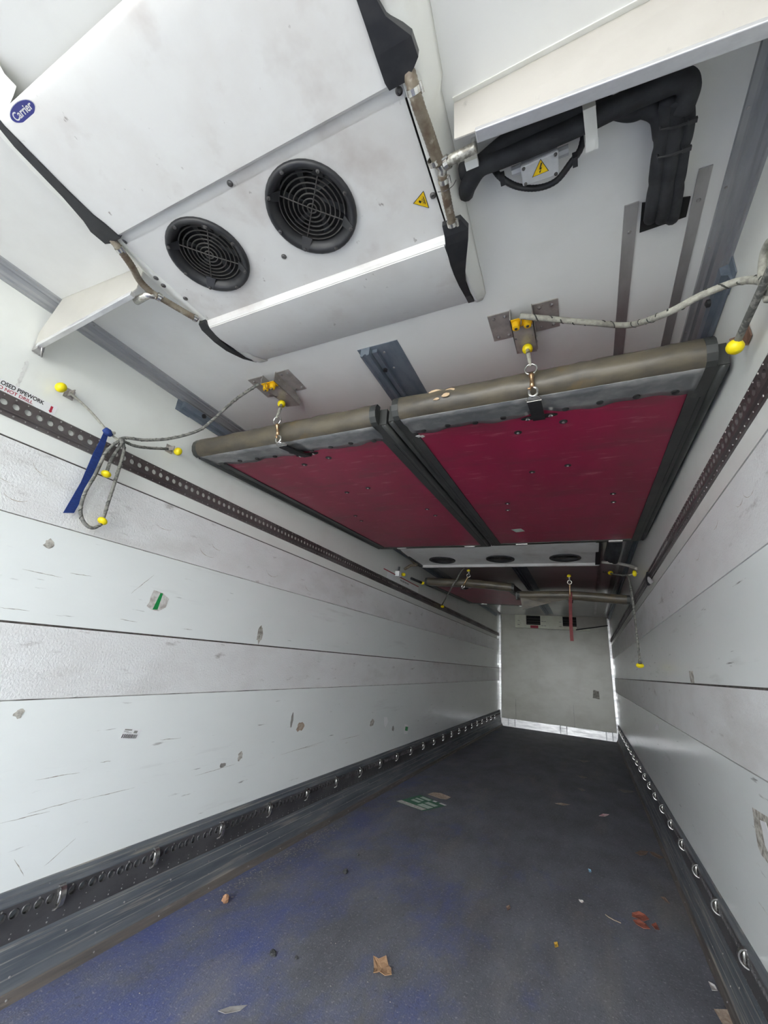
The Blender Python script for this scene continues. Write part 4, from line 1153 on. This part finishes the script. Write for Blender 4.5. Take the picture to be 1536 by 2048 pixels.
for (a, b) in ((.12, .165), (2.105, 2.15)):
    MB().hexa([(a, 3.98, 2.42), (b, 3.98, 2.42), (b, 5.05, 2.52), (a, 5.05, 2.52), (a, 3.98, H), (b, 3.98, H), (b, 5.07, H), (a, 5.07, H)]).build('side_housing', 'side_housing', e2)
    mb = MB().hexa([(a, 3.98, 2.40), (b, 3.98, 2.40), (b, 4.85, 2.365), (a, 4.85, 2.365), (a, 3.98, 2.43), (b, 3.98, 2.43), (b, 4.85, 2.40), (a, 4.85, 2.40)])
    mb.build('edge_moulding', 'black_plastic', e2)
    mb = MB().hexa([(a, 4.84, 2.362), (b, 4.84, 2.362), (b, 5.06, 2.51), (a, 5.06, 2.51), (a, 4.84, 2.40), (b, 4.84, 2.40), (b, 5.06, 2.54), (a, 5.06, 2.54)])
    mb.build('edge_moulding', 'black_plastic', e2)
hose([P(803, 1100, x=.10), P(815, 1112, x=.11), P(826, 1122, x=.12), P(834, 1130, x=.135)], .020, 'drain_hose', 'hose', False, e2)
hose([P(834, 1130, x=.13), P(822, 1131, x=.10), P(815, 1135, x=.06), P(810, 1138, x=.015)], .017, 'drain_hose', 'hose', False, e2)
hose([P(1203, 1124, y=4.85), P(1235, 1127, y=4.82), P(1260, 1132, y=4.78), P(1273, 1137, x=2.452)], .016, 'drain_hose', 'guard_sheet', False, e2)
bk = thing('pipe_bundle', 'black pipe bundle beside the far three fan evaporator', 'pipes', (2.27, 4.3, 2.3))
for i, (px, py) in enumerate(((1222, 1082), (1230, 1086), (1237, 1088))):
    MB().tube(smoothpath([P(px, py-8, y=4.0), P(px-1, py+8, y=4.1), P(px-6, py+26, y=4.25), P(px-8, py+34, y=4.5)], 6), .032, 10).build('pipe', 'black_foam', bk, smooth=True)
for i, (px, py) in enumerate(((1206, 1082), )):
    pass

# ================================================================== FAR RED PANELS
pL2, dL2 = red_panel((.10, 5.16, 2.225), (1.215, 5.22, 2.165), (.06, 7.65, 2.33), (1.20, 7.68, 2.30), .03, 1.09, 'red board bulkhead panel beyond the far evaporator, its cap bent at the hook', .50, detail=False, sag=.02, seed=9)
pR2, dR2 = red_panel((1.235, 5.20, 2.075), (2.435, 5.14, 2.035), (1.22, 7.65, 2.42), (2.44, 7.68, 2.42), .05, 1.15, 'bulkhead panel beyond the far evaporator with a drooping torn cap flap', .60, detail=False, sag=.025, seed=11)
# drooping flap
fp = [pR2.S(.06, -.045, .01), pR2.S(.60, -.045, .0), pR2.S(.35, -.03, -.06), pR2.S(.20, -.03, -.10), pR2.S(.08, -.03, -.13)]
o = recalc(MB().prism(fp, (0, -.004, 0)).build('torn_flap', 'cap_vinyl', pR2.root))
snap_hook(P(937, 1141, y=5.12), P(938, 1149, y=5.11), dL2, 'swivel snap hook with yellow ball under the far evaporator front')
snap_hook(P(1138, 1152, y=5.09), P(1139, 1162, y=5.07), dR2, 'swivel snap hook with yellow ball above the torn flap')
bracket(.86-.04, .86+.04, .73, .99, 5.085, 5.15, 'riveted hat bracket above the bent capped panel')
bracket(1.84-.04, 1.84+.04, 1.71, 1.97, 5.085, 5.15, 'riveted hat bracket above the torn flap panel')
rstp = thing('strap', 'red webbing strap hanging from the torn capped far panel', 'strap', P(1143, 1282, y=5.08))
pth = [P(1141, 1184, y=5.10), P(1141, 1220, y=5.09), P(1142, 1255, y=5.09), P(1144, 1282, y=5.09)]
vs = []
for q_ in pth: vs += [q_+Vector((-.017, 0, 0)), q_+Vector((.017, 0, 0))]
o = MB().add(vs, [(2*i, 2*i+1, 2*i+3, 2*i+2) for i in range(3)]).build('webbing', 'webbing_red', rstp)
md = o.modifiers.new('thick', 'SOLIDIFY'); md.thickness = .003; md.offset = 0
# far ropes
r1 = thing('rope', 'dark rope slanting from the ceiling to a yellow ball on the lashing rail', 'rope', P(885, 1213, x=.05))
rope(r1, [Vector((.83, 5.095, 2.488)), P(927, 1138, y=5.07), P(913, 1160, y=5.06), P(905, 1172, y=5.06), P(900, 1181, y=5.22), P(892, 1196, y=5.55), P(884, 1210, x=.05)], .009, 'rope', False)
yellow_ball(P(885, 1213, x=.045), .026, r1)
r2 = thing('rope_anchor', 'yellow ball and white clip on the wall under the far evaporator hose', 'rope anchor', P(806, 1148, x=.05))
yellow_ball(P(807, 1149, x=.045), .026, r2, name='ball')
p = P(797, 1148, x=.03); MB().box(0, .05, p.y-.03, p.y+.03, p.z-.03, p.z+.03).build('clip', 'sign_white', r2)
p = P(797, 1146, x=.03); MB().tube([p, p+Vector((.012, -.02, .07))], .012, 8).build('clip_arm', 'black_plastic', r2)
r3 = thing('rope_anchor', 'yellow ball on a black handle fixed to the wall before the far panel', 'rope anchor', P(846, 1166, x=.05))
yellow_ball(P(845, 1166, x=.05), .026, r3, name='ball')
MB().tube([P(823, 1157, x=.03), P(842, 1165, x=.045)], .018, 8).build('handle', 'black_plastic', r3)
fs_ = thing('wall_sign', 'white strip sign with a dark red line above the far lashing rail', 'sign', P(805, 1160, x=.002))
yy = P(808, 1163, x=.0).y
MB().box(0, .0015, yy-.5, yy+.5, 2.092, 2.16).build('sign_strip', 'sign_white', fs_)
MB().box(.0015, .003, yy-.6, yy+.5, 2.165, 2.176).build('red_line', 'sign_red', fs_)
text_mb('ENCLOSED PIPEWORK', .027, (.0016, yy-.12, 2.128), (0, 1, 0), (0, 0, 1), depth=.0004, bold=.0006).build('lettering', 'sign_black', fs_)
r4 = thing('rope', 'long flecked rope hanging down the wall with a yellow ball at its end', 'rope', P(1280, 1331, x=2.36))
rope(r4, [P(1180, 1136, x=2.10), P(1200, 1142, x=2.2), P(1221, 1147, x=2.27), P(1245, 1151, x=2.33), P(1256, 1153, x=2.36), P(1264, 1190, x=2.36), P(1270, 1240, x=2.36), P(1276, 1290, x=2.36), P(1280, 1326, x=2.36)], .009, 'rope')
yellow_ball(P(1280, 1331, x=2.36), .030, r4, (0, 0, 1), .7)
yellow_ball(P(1221, 1146, x=2.27), .028, r4)
MB().lathe([(.014, 0), (.009, .03), (.006, .035)], P(1280, 1328, x=2.36), (0, 0, 1), 10).build('rope_cap', 'black_plastic', r4)
r5 = thing('rope_anchor', 'yellow ring anchor on the wall by the far evaporator pipe', 'rope anchor', P(1270, 1147, x=2.42))
yellow_ball(P(1269, 1147, x=2.41), .030, r5, (1, 0, 0), .6, 'ball')
p = P(1271, 1147, x=2.44); MB().tube([p, Vector((W-.001, p.y, p.z))], .012, 8).build('pin', 'bracket_steel', r5)
rope(r5, [P(1257, 1151, x=2.368), P(1262, 1149, x=2.385), P(1269, 1147, x=2.41)], .008, 'rope_pale', False)
r6 = thing('rail_hook', 'small white and black hook clipped on the upper lashing rail', 'hook', P(1299, 1160, x=2.44))
recalc(MB().prism([P(1294, 1152, x=2.432), P(1304, 1163, x=2.428), P(1300, 1168, x=2.428), P(1294, 1162, x=2.432)], (.01, 0, 0)).build('tongue', 'sign_white', r6))
MB().tube([P(1296, 1146, x=2.434), P(1294, 1158, x=2.432), P(1297, 1169, x=2.432)], .012, 8).build('shank', 'black_plastic', r6)

# ================================================================== STICKERS AND RESIDUE ON THE WALLS
def blob(c, e1, e2, a, b, n=11, j=.35, seed=0):
    random.seed(seed)
    return [c+e1*(a*rnd(1-j, 1)*math.cos(2*math.pi*k/n))+e2*(b*rnd(1-j, 1)*math.sin(2*math.pi*k/n)) for k in range(n)]
EY, EZ, EX = Vector((0, 1, 0)), Vector((0, 0, 1)), Vector((1, 0, 0))
def wall_poly(name, pix, x, m, label, cat, sg=1, lift=.0008):
    pts = [P(a, b, x=x)+Vector((sg*lift*.2, 0, 0)) for a, b in pix]
    o = MB().prism(pts, (sg*lift, 0, 0)).build(name, m)
    return tag(recalc(o), label, cat)
o = thing('wall_sticker', 'torn pale sticker with a bright green stripe on the wall', 'sticker', P(315, 1218, x=0))
recalc(MB().prism([P(a, b, x=.0002) for a, b in ((308, 1180), (325, 1186), (338, 1198), (331, 1215), (318, 1222), (303, 1220), (293, 1212), (299, 1204), (301, 1194))], (.0008, 0, 0)).build('backing', 'sticker_pale', o))
recalc(MB().prism([P(a, b, x=.001) for a, b in ((321, 1186), (326, 1187), (315, 1219), (305, 1219))], (.0006, 0, 0)).build('stripe', 'sticker_green', o))
o = thing('barcode_label', 'small white shipping label with a barcode on the wall', 'label', P(262, 1480, x=0))
lab = [P(249, 1457, x=.0003), P(284, 1459, x=.0003), P(274, 1479, x=.0003), P(239, 1478, x=.0003)]
recalc(MB().prism(lab, (.0006, 0, 0)).build('paper', 'sign_white', o))
def lp(u, v): return lab[0].lerp(lab[1], u).lerp(lab[3].lerp(lab[2], u), v)+Vector((.0011, 0, 0))
random.seed(2)
u = .05
while u < .9:
    wd = rnd(.015, .05)
    MB().add([lp(u, .52), lp(u+wd, .52), lp(u+wd, .9), lp(u, .9)], [(0, 1, 2, 3)]).build('bar', 'sign_black', o)
    u += wd+rnd(.015, .04)
for (a, b, c_, d_) in ((.05, .45, .04, .16), (.05, .3, .25, .30), (.2, .5, .36, .40), (.6, .8, .15, .4)):
    MB().add([lp(a, c_), lp(b, c_), lp(b, d_), lp(a, d_)], [(0, 1, 2, 3)]).build('print_block', 'paper_grey', o)
for i, (px, py, a, b, m, label) in enumerate((
    (97, 1088, .022, .026, 'residue', 'torn beige sticker residue on the wall near the blue strap'),
    (38, 1427, .024, .022, 'residue', 'star shaped grey scuffed residue on the lower wall'),
    (520, 1268, .030, .085, 'residue', 'long peeled label residue across the dark wall joint'),
    (600, 1453, .060, .045, 'residue_brown', 'square brown tape residue on the lower wall'),
    (584, 1440, .018, .060, 'paper_grey', 'narrow printed strip beside the brown tape residue'),
    (744, 1446, .06, .04, 'residue', 'faint tape ghost beside the white torn paper'),
    (786, 1457, .030, .040, 'paper_grey', 'small dark scuff residue between white paper and green sticker'),
    (480, 1512, .024, .034, 'residue', 'small dark torn scuff above the kick rail'),
    (445, 1530, .04, .014, 'paper_grey', 'thin dark gouge mark on the lower wall beside the torn scuff'))):
    p = P(px, py, x=.0)
    o = MB().prism(blob(Vector((.0002, p.y, p.z)), EY, EZ, a, b, 12, .5, i+20), (.0007, 0, 0)).build('sticker_residue', m)
    tag(recalc(o), label, 'residue')
wall_poly('torn_paper', ((768, 1434), (774, 1434), (776, 1444), (771, 1455), (768, 1449)), 0, 'sign_white', 'white torn paper strip stuck on the lower wall', 'paper')
o = thing('wall_sticker', 'tiny green and white sticker on the lower wall', 'sticker', P(812, 1460, x=0))
recalc(MB().prism([P(a, b, x=.0002) for a, b in ((809, 1448), (816, 1450), (815, 1468), (808, 1468))], (.0008, 0, 0)).build('backing', 'sign_white', o))
recalc(MB().prism([P(a, b, x=.001) for a, b in ((811, 1453), (816, 1454), (815, 1462), (810, 1461))], (.0006, 0, 0)).build('stripe', 'sticker_green', o))
pts = [P(a, b, x=W-.0002) for a, b in ((1505, 1615), (1545, 1640), (1560, 1700), (1552, 1740), (1536, 1726), (1522, 1708), (1516, 1690), (1510, 1655))]
rl = thing('sticker_residue', 'large brown torn label residue with white core on the wall', 'residue', P(1525, 1700, x=W))
recalc(MB().prism(pts, (-.0008, 0, 0)).build('backing', 'residue', rl))
recalc(MB().prism([P(a, b, x=W-.0012) for a, b in ((1520, 1640), (1532, 1645), (1545, 1700), (1540, 1712), (1530, 1690), (1525, 1660))], (-.0006, 0, 0)).build('core', 'sign_white', rl))
wall_poly('sticker_residue', ((1378, 1342), (1386, 1342), (1389, 1366), (1382, 1367)), W, 'residue', 'small grey label residue on the wall above the dark joint', 'residue', -1)
wall_poly('torn_paper', ((1313, 1446), (1317, 1447), (1318, 1460), (1311, 1461)), W, 'sign_white', 'white torn paper scrap on the wall near the front', 'paper', -1)
p = P(1192, 1390, y=Y1+.02)
tag(recalc(MB().prism([Vector((p.x+a, Y1+.0195, p.z+b)) for a, b in ((-.05, .10), (.06, .08), (.07, -.08), (-.07, -.07))], (0, -.0015, 0)).build('sticker_residue', 'residue')), 'grey square label residue on the front board wall', 'residue')
# long scratches on the near wall
random.seed(12)
scr = [((0, 1647), (100, 1622)), ((55, 1627), (165, 1597)), ((165, 1600), (270, 1575)), ((390, 1552), (470, 1528)), ((45, 1138), (125, 1155)), ((140, 1146), (185, 1153)), ((262, 1187), (308, 1150)),
       ((88, 1733), (152, 1676)), ((28, 1718), (48, 1752)), ((320, 1480), (362, 1476)), ((560, 1510), (650, 1482)), ((590, 1500), (635, 1490)), ((680, 1480), (720, 1470)), ((1470, 1655), (1474, 1680)), ((1515, 1800), (1536, 1830)),
       ((1460, 1880), (1475, 1905)), ((240, 1238), (275, 1244)), ((0, 1255-40), (60, 1222)), ((1376, 1462), (1384, 1490)), ((70, 1560), (160, 1545)), ((200, 1525), (222, 1522))]
for i, (a, b) in enumerate(scr):
    xw, sg = (0, 1) if a[0] < 1000 else (W, -1)
    A, B = P(*a, x=xw), P(*b, x=xw)
    d = (B-A); nn = Vector((0, -d.z, d.y)).normalized()
    n = 7
    up_, lo_ = [], []
    for k in range(n+1):
        t = k/n
        c = A.lerp(B, t)+nn*rnd(-.0012, .0012)+Vector((sg*.0003, 0, 0))
        w_ = (.0006+rnd(0, .0009))*math.sin(math.pi*(.06+.88*t))
        up_.append(c+nn*w_); lo_.append(c-nn*w_)
    o = MB().add(up_+lo_, [(k, k+1, n+1+k+1, n+1+k) for k in range(n)]).build('scratch', 'residue')
    tag(o, 'thin dark scratch line on the smooth white panels of the %s' % ('barcode label wall' if sg > 0 else 'wall opposite the barcode label'), 'scratch', 'scratches on the %s side wall' % ('first' if sg > 0 else 'second'))

# curved rub marks on the grained band under the lashing rail
random.seed(31)
arcs = [(95, 948, .05, 0), (330, 1052, .06, 0), (437, 1097, .05, 0), (420, 1105, .07, 0), (545, 1148, .06, 0), (620, 1178, .06, 0), (700, 1205, .06, 0), (20, 960, .05, 0), (30, 1000, .04, 0),
        (1430, 1052, .05, 1), (1395, 1115, .05, 1), (1366, 1150, .05, 1), (1340, 1180, .06, 1), (1318, 1202, .06, 1), (1500, 985, .05, 1), (1480, 1010, .04, 1)]
for (px, py, rr, sd) in arcs:
    xw, sg = (0, 1) if sd == 0 else (W, -1)
    c = P(px, py, x=xw)
    n = 12; a0 = rnd(3.3, 3.9); sp_ = rnd(1.4, 2.4)
    up_, lo_ = [], []
    for k in range(n+1):
        t = k/n; a = a0+sp_*t
        w_ = rnd(.0004, .0017)*math.sin(math.pi*(.05+.9*t))
        for lst, q_ in ((up_, rr+w_), (lo_, rr-w_)):
            lst.append((xw+sg*.0004, c.y+q_*math.cos(a)*1.2, c.z+.03+q_*math.sin(a)*.8))
    o = MB().add(up_+lo_, [(k, k+1, n+1+k+1, n+1+k) for k in range(n)]).build('rub_mark', 'residue_brown')
    tag(o, 'curved brownish rub mark on the grained band of the %s' % ('barcode label wall' if sd == 0 else 'wall opposite the barcode label'), 'rub mark', 'rub marks on the %s side wall' % ('first' if sd == 0 else 'second'))

# ================================================================== LITTER ON THE FLOOR
def curl(pix, m, h=.01, name='board', parent=None, z=.001, th=.002, seed=0):
    """a torn flat piece whose rim lifts unevenly"""
    random.seed(seed)
    pts = [P(a, b, z=z) for a, b in pix]
    c = sum(pts, Vector())/len(pts)
    mid = [c+(p-c)*.55+Vector((0, 0, rnd(0, h*.3))) for p in pts]
    rim = [p+Vector((0, 0, rnd(.1, 1)*h)) for p in pts]
    n = len(pts)
    vs = [c+Vector((0, 0, .001))]+mid+rim
    fs = [(0, 1+i, 1+(i+1) % n) for i in range(n)]+[(1+i, 1+n+i, 1+n+(i+1) % n, 1+(i+1) % n) for i in range(n)]
    vb = [v-Vector((0, 0, th)) for v in vs]
    m0 = len(vs)
    fs2 = [tuple(m0+i for i in reversed(f)) for f in fs]+[(1+n+i, 1+n+m0+i, 1+n+m0+(i+1) % n, 1+n+(i+1) % n) for i in range(n)]
    vs = [Vector((v.x, v.y, max(v.z, .0005))) for v in vs+vb]
    o = MB().add(vs, fs+fs2).build(name, m, parent)
    return recalc(o)
def lump(px, py, r, m, name, label, cat, seed, sq=.7, parts=1):
    random.seed(seed)
    c0 = P(px, py, z=0)
    mb = MB()
    for k in range(parts):
        c = c0+Vector((rnd(-r, r)*.8*(k > 0), rnd(-r, r)*.8*(k > 0), 0))
        rr = r*(1 if k == 0 else rnd(.4, .7))
        n0 = len(mb.v)
        mb.ball(c+Vector((0, 0, rr*sq*.85)), rr, (rnd(-.4, .4), rnd(-.4, .4), 1), sq, 9)
        for i in range(n0, len(mb.v)):
            v = Vector(mb.v[i]); d = v-c
            q_ = c+Vector((d.x*rnd(.7, 1.15), d.y*rnd(.7, 1.15), d.z*rnd(.8, 1.1)))
            mb.v[i] = (q_.x, q_.y, max(q_.z, 0))
    return tag(mb.build(name, m), label, cat)

tag(curl(((746, 1918), (757, 1921), (772, 1917), (777, 1931), (782, 1940), (783, 1955), (770, 1953), (757, 1950), (746, 1953), (748, 1936)), 'cardboard', .014, 'cardboard_scrap', seed=1), 'torn square of brown cardboard lying on the blue floor', 'cardboard')
lump(450, 1805, .021, 'clod', 'clod', 'orange brown clod lying near the kick rail', 'clod', 3, .9, 2)
gc = thing('printed_card', 'green printed card lying flat on the floor', 'card', P(845, 1605, z=0))
cq = [P(792, 1603, z=.0015), P(841, 1590, z=.0015), P(894, 1611, z=.0015), P(846, 1622, z=.0015)]
recalc(MB().prism(cq, (0, 0, .0015)).build('sheet', 'card_green', gc))
def cp(u, v): return cq[0].lerp(cq[1], u).lerp(cq[3].lerp(cq[2], u), v)+Vector((0, 0, .0022))
for (a, b, c_, d_, m) in ((.0, .2, .0, .95, 'sticker_pale'), (.25, .48, .55, .95, 'print_pale'), (.42, .55, .15, .45, 'print_pale'), (.62, .72, .12, .4, 'print_pale'), (.55, .72, .55, .92, 'print_pale'), (.80, .94, .15, .5, 'print_pale'), (.90, 1.0, .78, 1.0, 'sign_white'), (.88, .98, .55, .68, 'sign_white')):
    MB().add([cp(a, c_), cp(b, c_), cp(b, d_), cp(a, d_)], [(0, 1, 2, 3)]).build('print_block', m, gc)
tag(curl(((855, 1589), (868, 1586), (882, 1588), (902, 1596), (893, 1599), (880, 1598), (866, 1593)), 'residue_brown', .012, 'paper_scrap', seed=2), 'torn tan paper scrap behind the green card', 'paper')
lf = thing('leaf', 'fallen reddish leaf broken in pieces on the floor', 'leaf', P(1290, 1848, z=0))
for i, pix in enumerate((((1264, 1828), (1278, 1827), (1290, 1832), (1299, 1843), (1288, 1843), (1272, 1838), (1264, 1834)), ((1266, 1842), (1278, 1843), (1292, 1850), (1301, 1862), (1287, 1858), (1272, 1852)), ((1303, 1852), (1312, 1847), (1319, 1860), (1311, 1861)))):
    curl(pix, 'leaf_red', .012, 'leaf_piece', lf, seed=5+i)
for i, (pix, m, nm, label, cat) in enumerate((
    (((1270, 1706), (1280, 1702), (1297, 1704), (1292, 1712), (1280, 1712)), 'leaf_brown', 'leaf', 'pale brown dry leaf blade by the kick rail', 'leaf'),
    (((1298, 1703), (1308, 1705), (1328, 1717), (1320, 1718), (1305, 1712)), 'leaf_brown', 'leaf', 'crumbled reddish leaf end beside the dry leaf blade', 'leaf'),
    (((1236, 1579), (1252, 1580), (1271, 1584), (1262, 1586), (1248, 1586)), 'paper_grey', 'paper_scrap', 'long grey paper scrap against the kick rail', 'paper'),
    (((1154, 1552), (1164, 1553), (1175, 1556), (1166, 1557)), 'paper_grey', 'paper_scrap', 'thin pale paper strip near the front of the floor', 'paper'),
    (((1155, 1577), (1163, 1577), (1172, 1582), (1164, 1583)), 'paper_grey', 'paper_scrap', 'small pale paper scrap in mid floor', 'paper'),
    (((1198, 1632), (1206, 1629), (1219, 1630), (1210, 1634)), 'pink_print', 'paper_scrap', 'pink and white paper twist on the floor', 'paper'),
    (((1110, 1608), (1122, 1607), (1140, 1609), (1128, 1612)), 'residue_brown', 'paper_scrap', 'tan paper sliver in the middle of the floor', 'paper'),
    (((1417, 1966), (1430, 1972), (1436, 1984), (1424, 1982)), 'paper', 'paper_scrap', 'small white paper scrap near the brown edge piece', 'paper'),
    (((1428, 2020), (1460, 2022), (1500, 2040), (1530, 2075), (1470, 2090)), 'residue_brown', 'cardboard_scrap', 'brown cardboard piece lying against the kick rail', 'cardboard'),
    (((1321, 1795), (1330, 1796), (1340, 1808), (1330, 1803)), 'leaf_brown', 'leaf', 'small narrow brown leaf near the red leaf', 'leaf'),
    (((1155, 1550-30), (1165, 1521), (1180, 1522), (1168, 1525)), 'paper_grey', 'paper_scrap', 'flat pale scrap in the dark part of the floor', 'paper'),
    (((1108, 1887), (1115, 1886), (1117, 1895), (1110, 1896)), 'yellow_scrap', 'plastic_scrap', 'small yellow plastic scrap on the floor', 'scrap'),
    (((1176, 1739), (1182, 1741), (1183, 1746), (1178, 1744)), 'blue_scrap', 'plastic_scrap', 'tiny light blue scrap on the floor', 'scrap'),
    (((1012, 1815), (1019, 1812), (1021, 1818), (1015, 1823)), 'leaf_brown', 'leaf', 'tiny curled pinkish leaf piece on the floor', 'leaf'),
    (((436, 2022), (460, 2014), (495, 2010), (480, 2022), (450, 2030)), 'floor_dirt', 'paper_scrap', 'flattened dirty tan scrap on the blue floor', 'paper'))):
    tag(curl(pix, m, .008, nm, seed=30+i), label, cat)
lump(690, 1748, .014, 'rubber_lump', 'rubber_lump', 'dark upright lump of dirt on the blue floor', 'dirt', 5, 1.1, 3)
lump(545, 1911, .015, 'rubber_lump', 'rubber_lump', 'pair of dark crumbs on the blue floor left of the cardboard', 'dirt', 6, .7, 4)
lump(592, 1918, .007, 'rubber_lump', 'rubber_lump', 'single tiny dark crumb near the cardboard square', 'dirt', 7, .8, 2)
lump(716, 1711, .008, 'rubber_lump', 'rubber_lump', 'small dark crumb nearer the green card', 'dirt', 8, .8, 2)
lump(1163, 1803, .012, 'sticker_pale', 'crumbled_scrap', 'crumbled cream coloured scrap on the dark floor', 'scrap', 9, .35, 6)
tag(MB().tube([P(1211, 1829, z=.004), P(1217, 1834, z=.006), P(1228, 1840, z=.005), P(1242, 1846, z=.003)], .0022, 6).build('twig', 'twig'), 'thin pale twig lying near the red leaf', 'twig')
# crumbs: too many and too small to count
random.seed(21)
mb = MB()
for i in range(420):
    x, y = rnd(.12, 2.35), .9+9.5*random.random()**1.6
    if .5 < x < 1.4 and 4.0 < y < 5.4: continue
    r = rnd(.0012, .0035)
    n = 5
    ph = rnd(0, 6)
    vs = [(x+r*rnd(.6, 1.4)*math.cos(ph+2*math.pi*k/n), y+r*rnd(.6, 1.4)*math.sin(ph+2*math.pi*k/n), 0.0003) for k in range(n)]+[(x, y, r*.9)]
    mb.add(vs, [(k, (k+1) % n, n) for k in range(n)])
o = mb.build('floor_crumbs', 'paper_grey', origin=(0, 0, 0))
stuff(tag(o, 'scattered pale crumbs and grit over the worn floor', 'grit'))
# scuffed white dirt along the kick rail
random.seed(8)
mb = MB()
for i in range(420):
    t = random.random()
    c = P(560+110*t, 1705-60*t, z=0)
    x, y = .10+abs(random.gauss(0, .06)), random.choice((2.35, 2.75, 3.1))+random.gauss(0, .16)
    r = rnd(.0015, .0065)
    n = 7
    mb.add([(x+r*rnd(.5, 1.2)*math.cos(2*math.pi*k/n), y+1.2*r*rnd(.3, 1.3)*math.sin(2*math.pi*k/n), .0004+.00001*i) for k in range(n)], [tuple(range(n))])
stuff(tag(mb.build('dust_patches', 'floor_dirt', origin=(0, 0, 0)), 'dried pale dust patches on the floor beside the kick rail', 'dirt'))
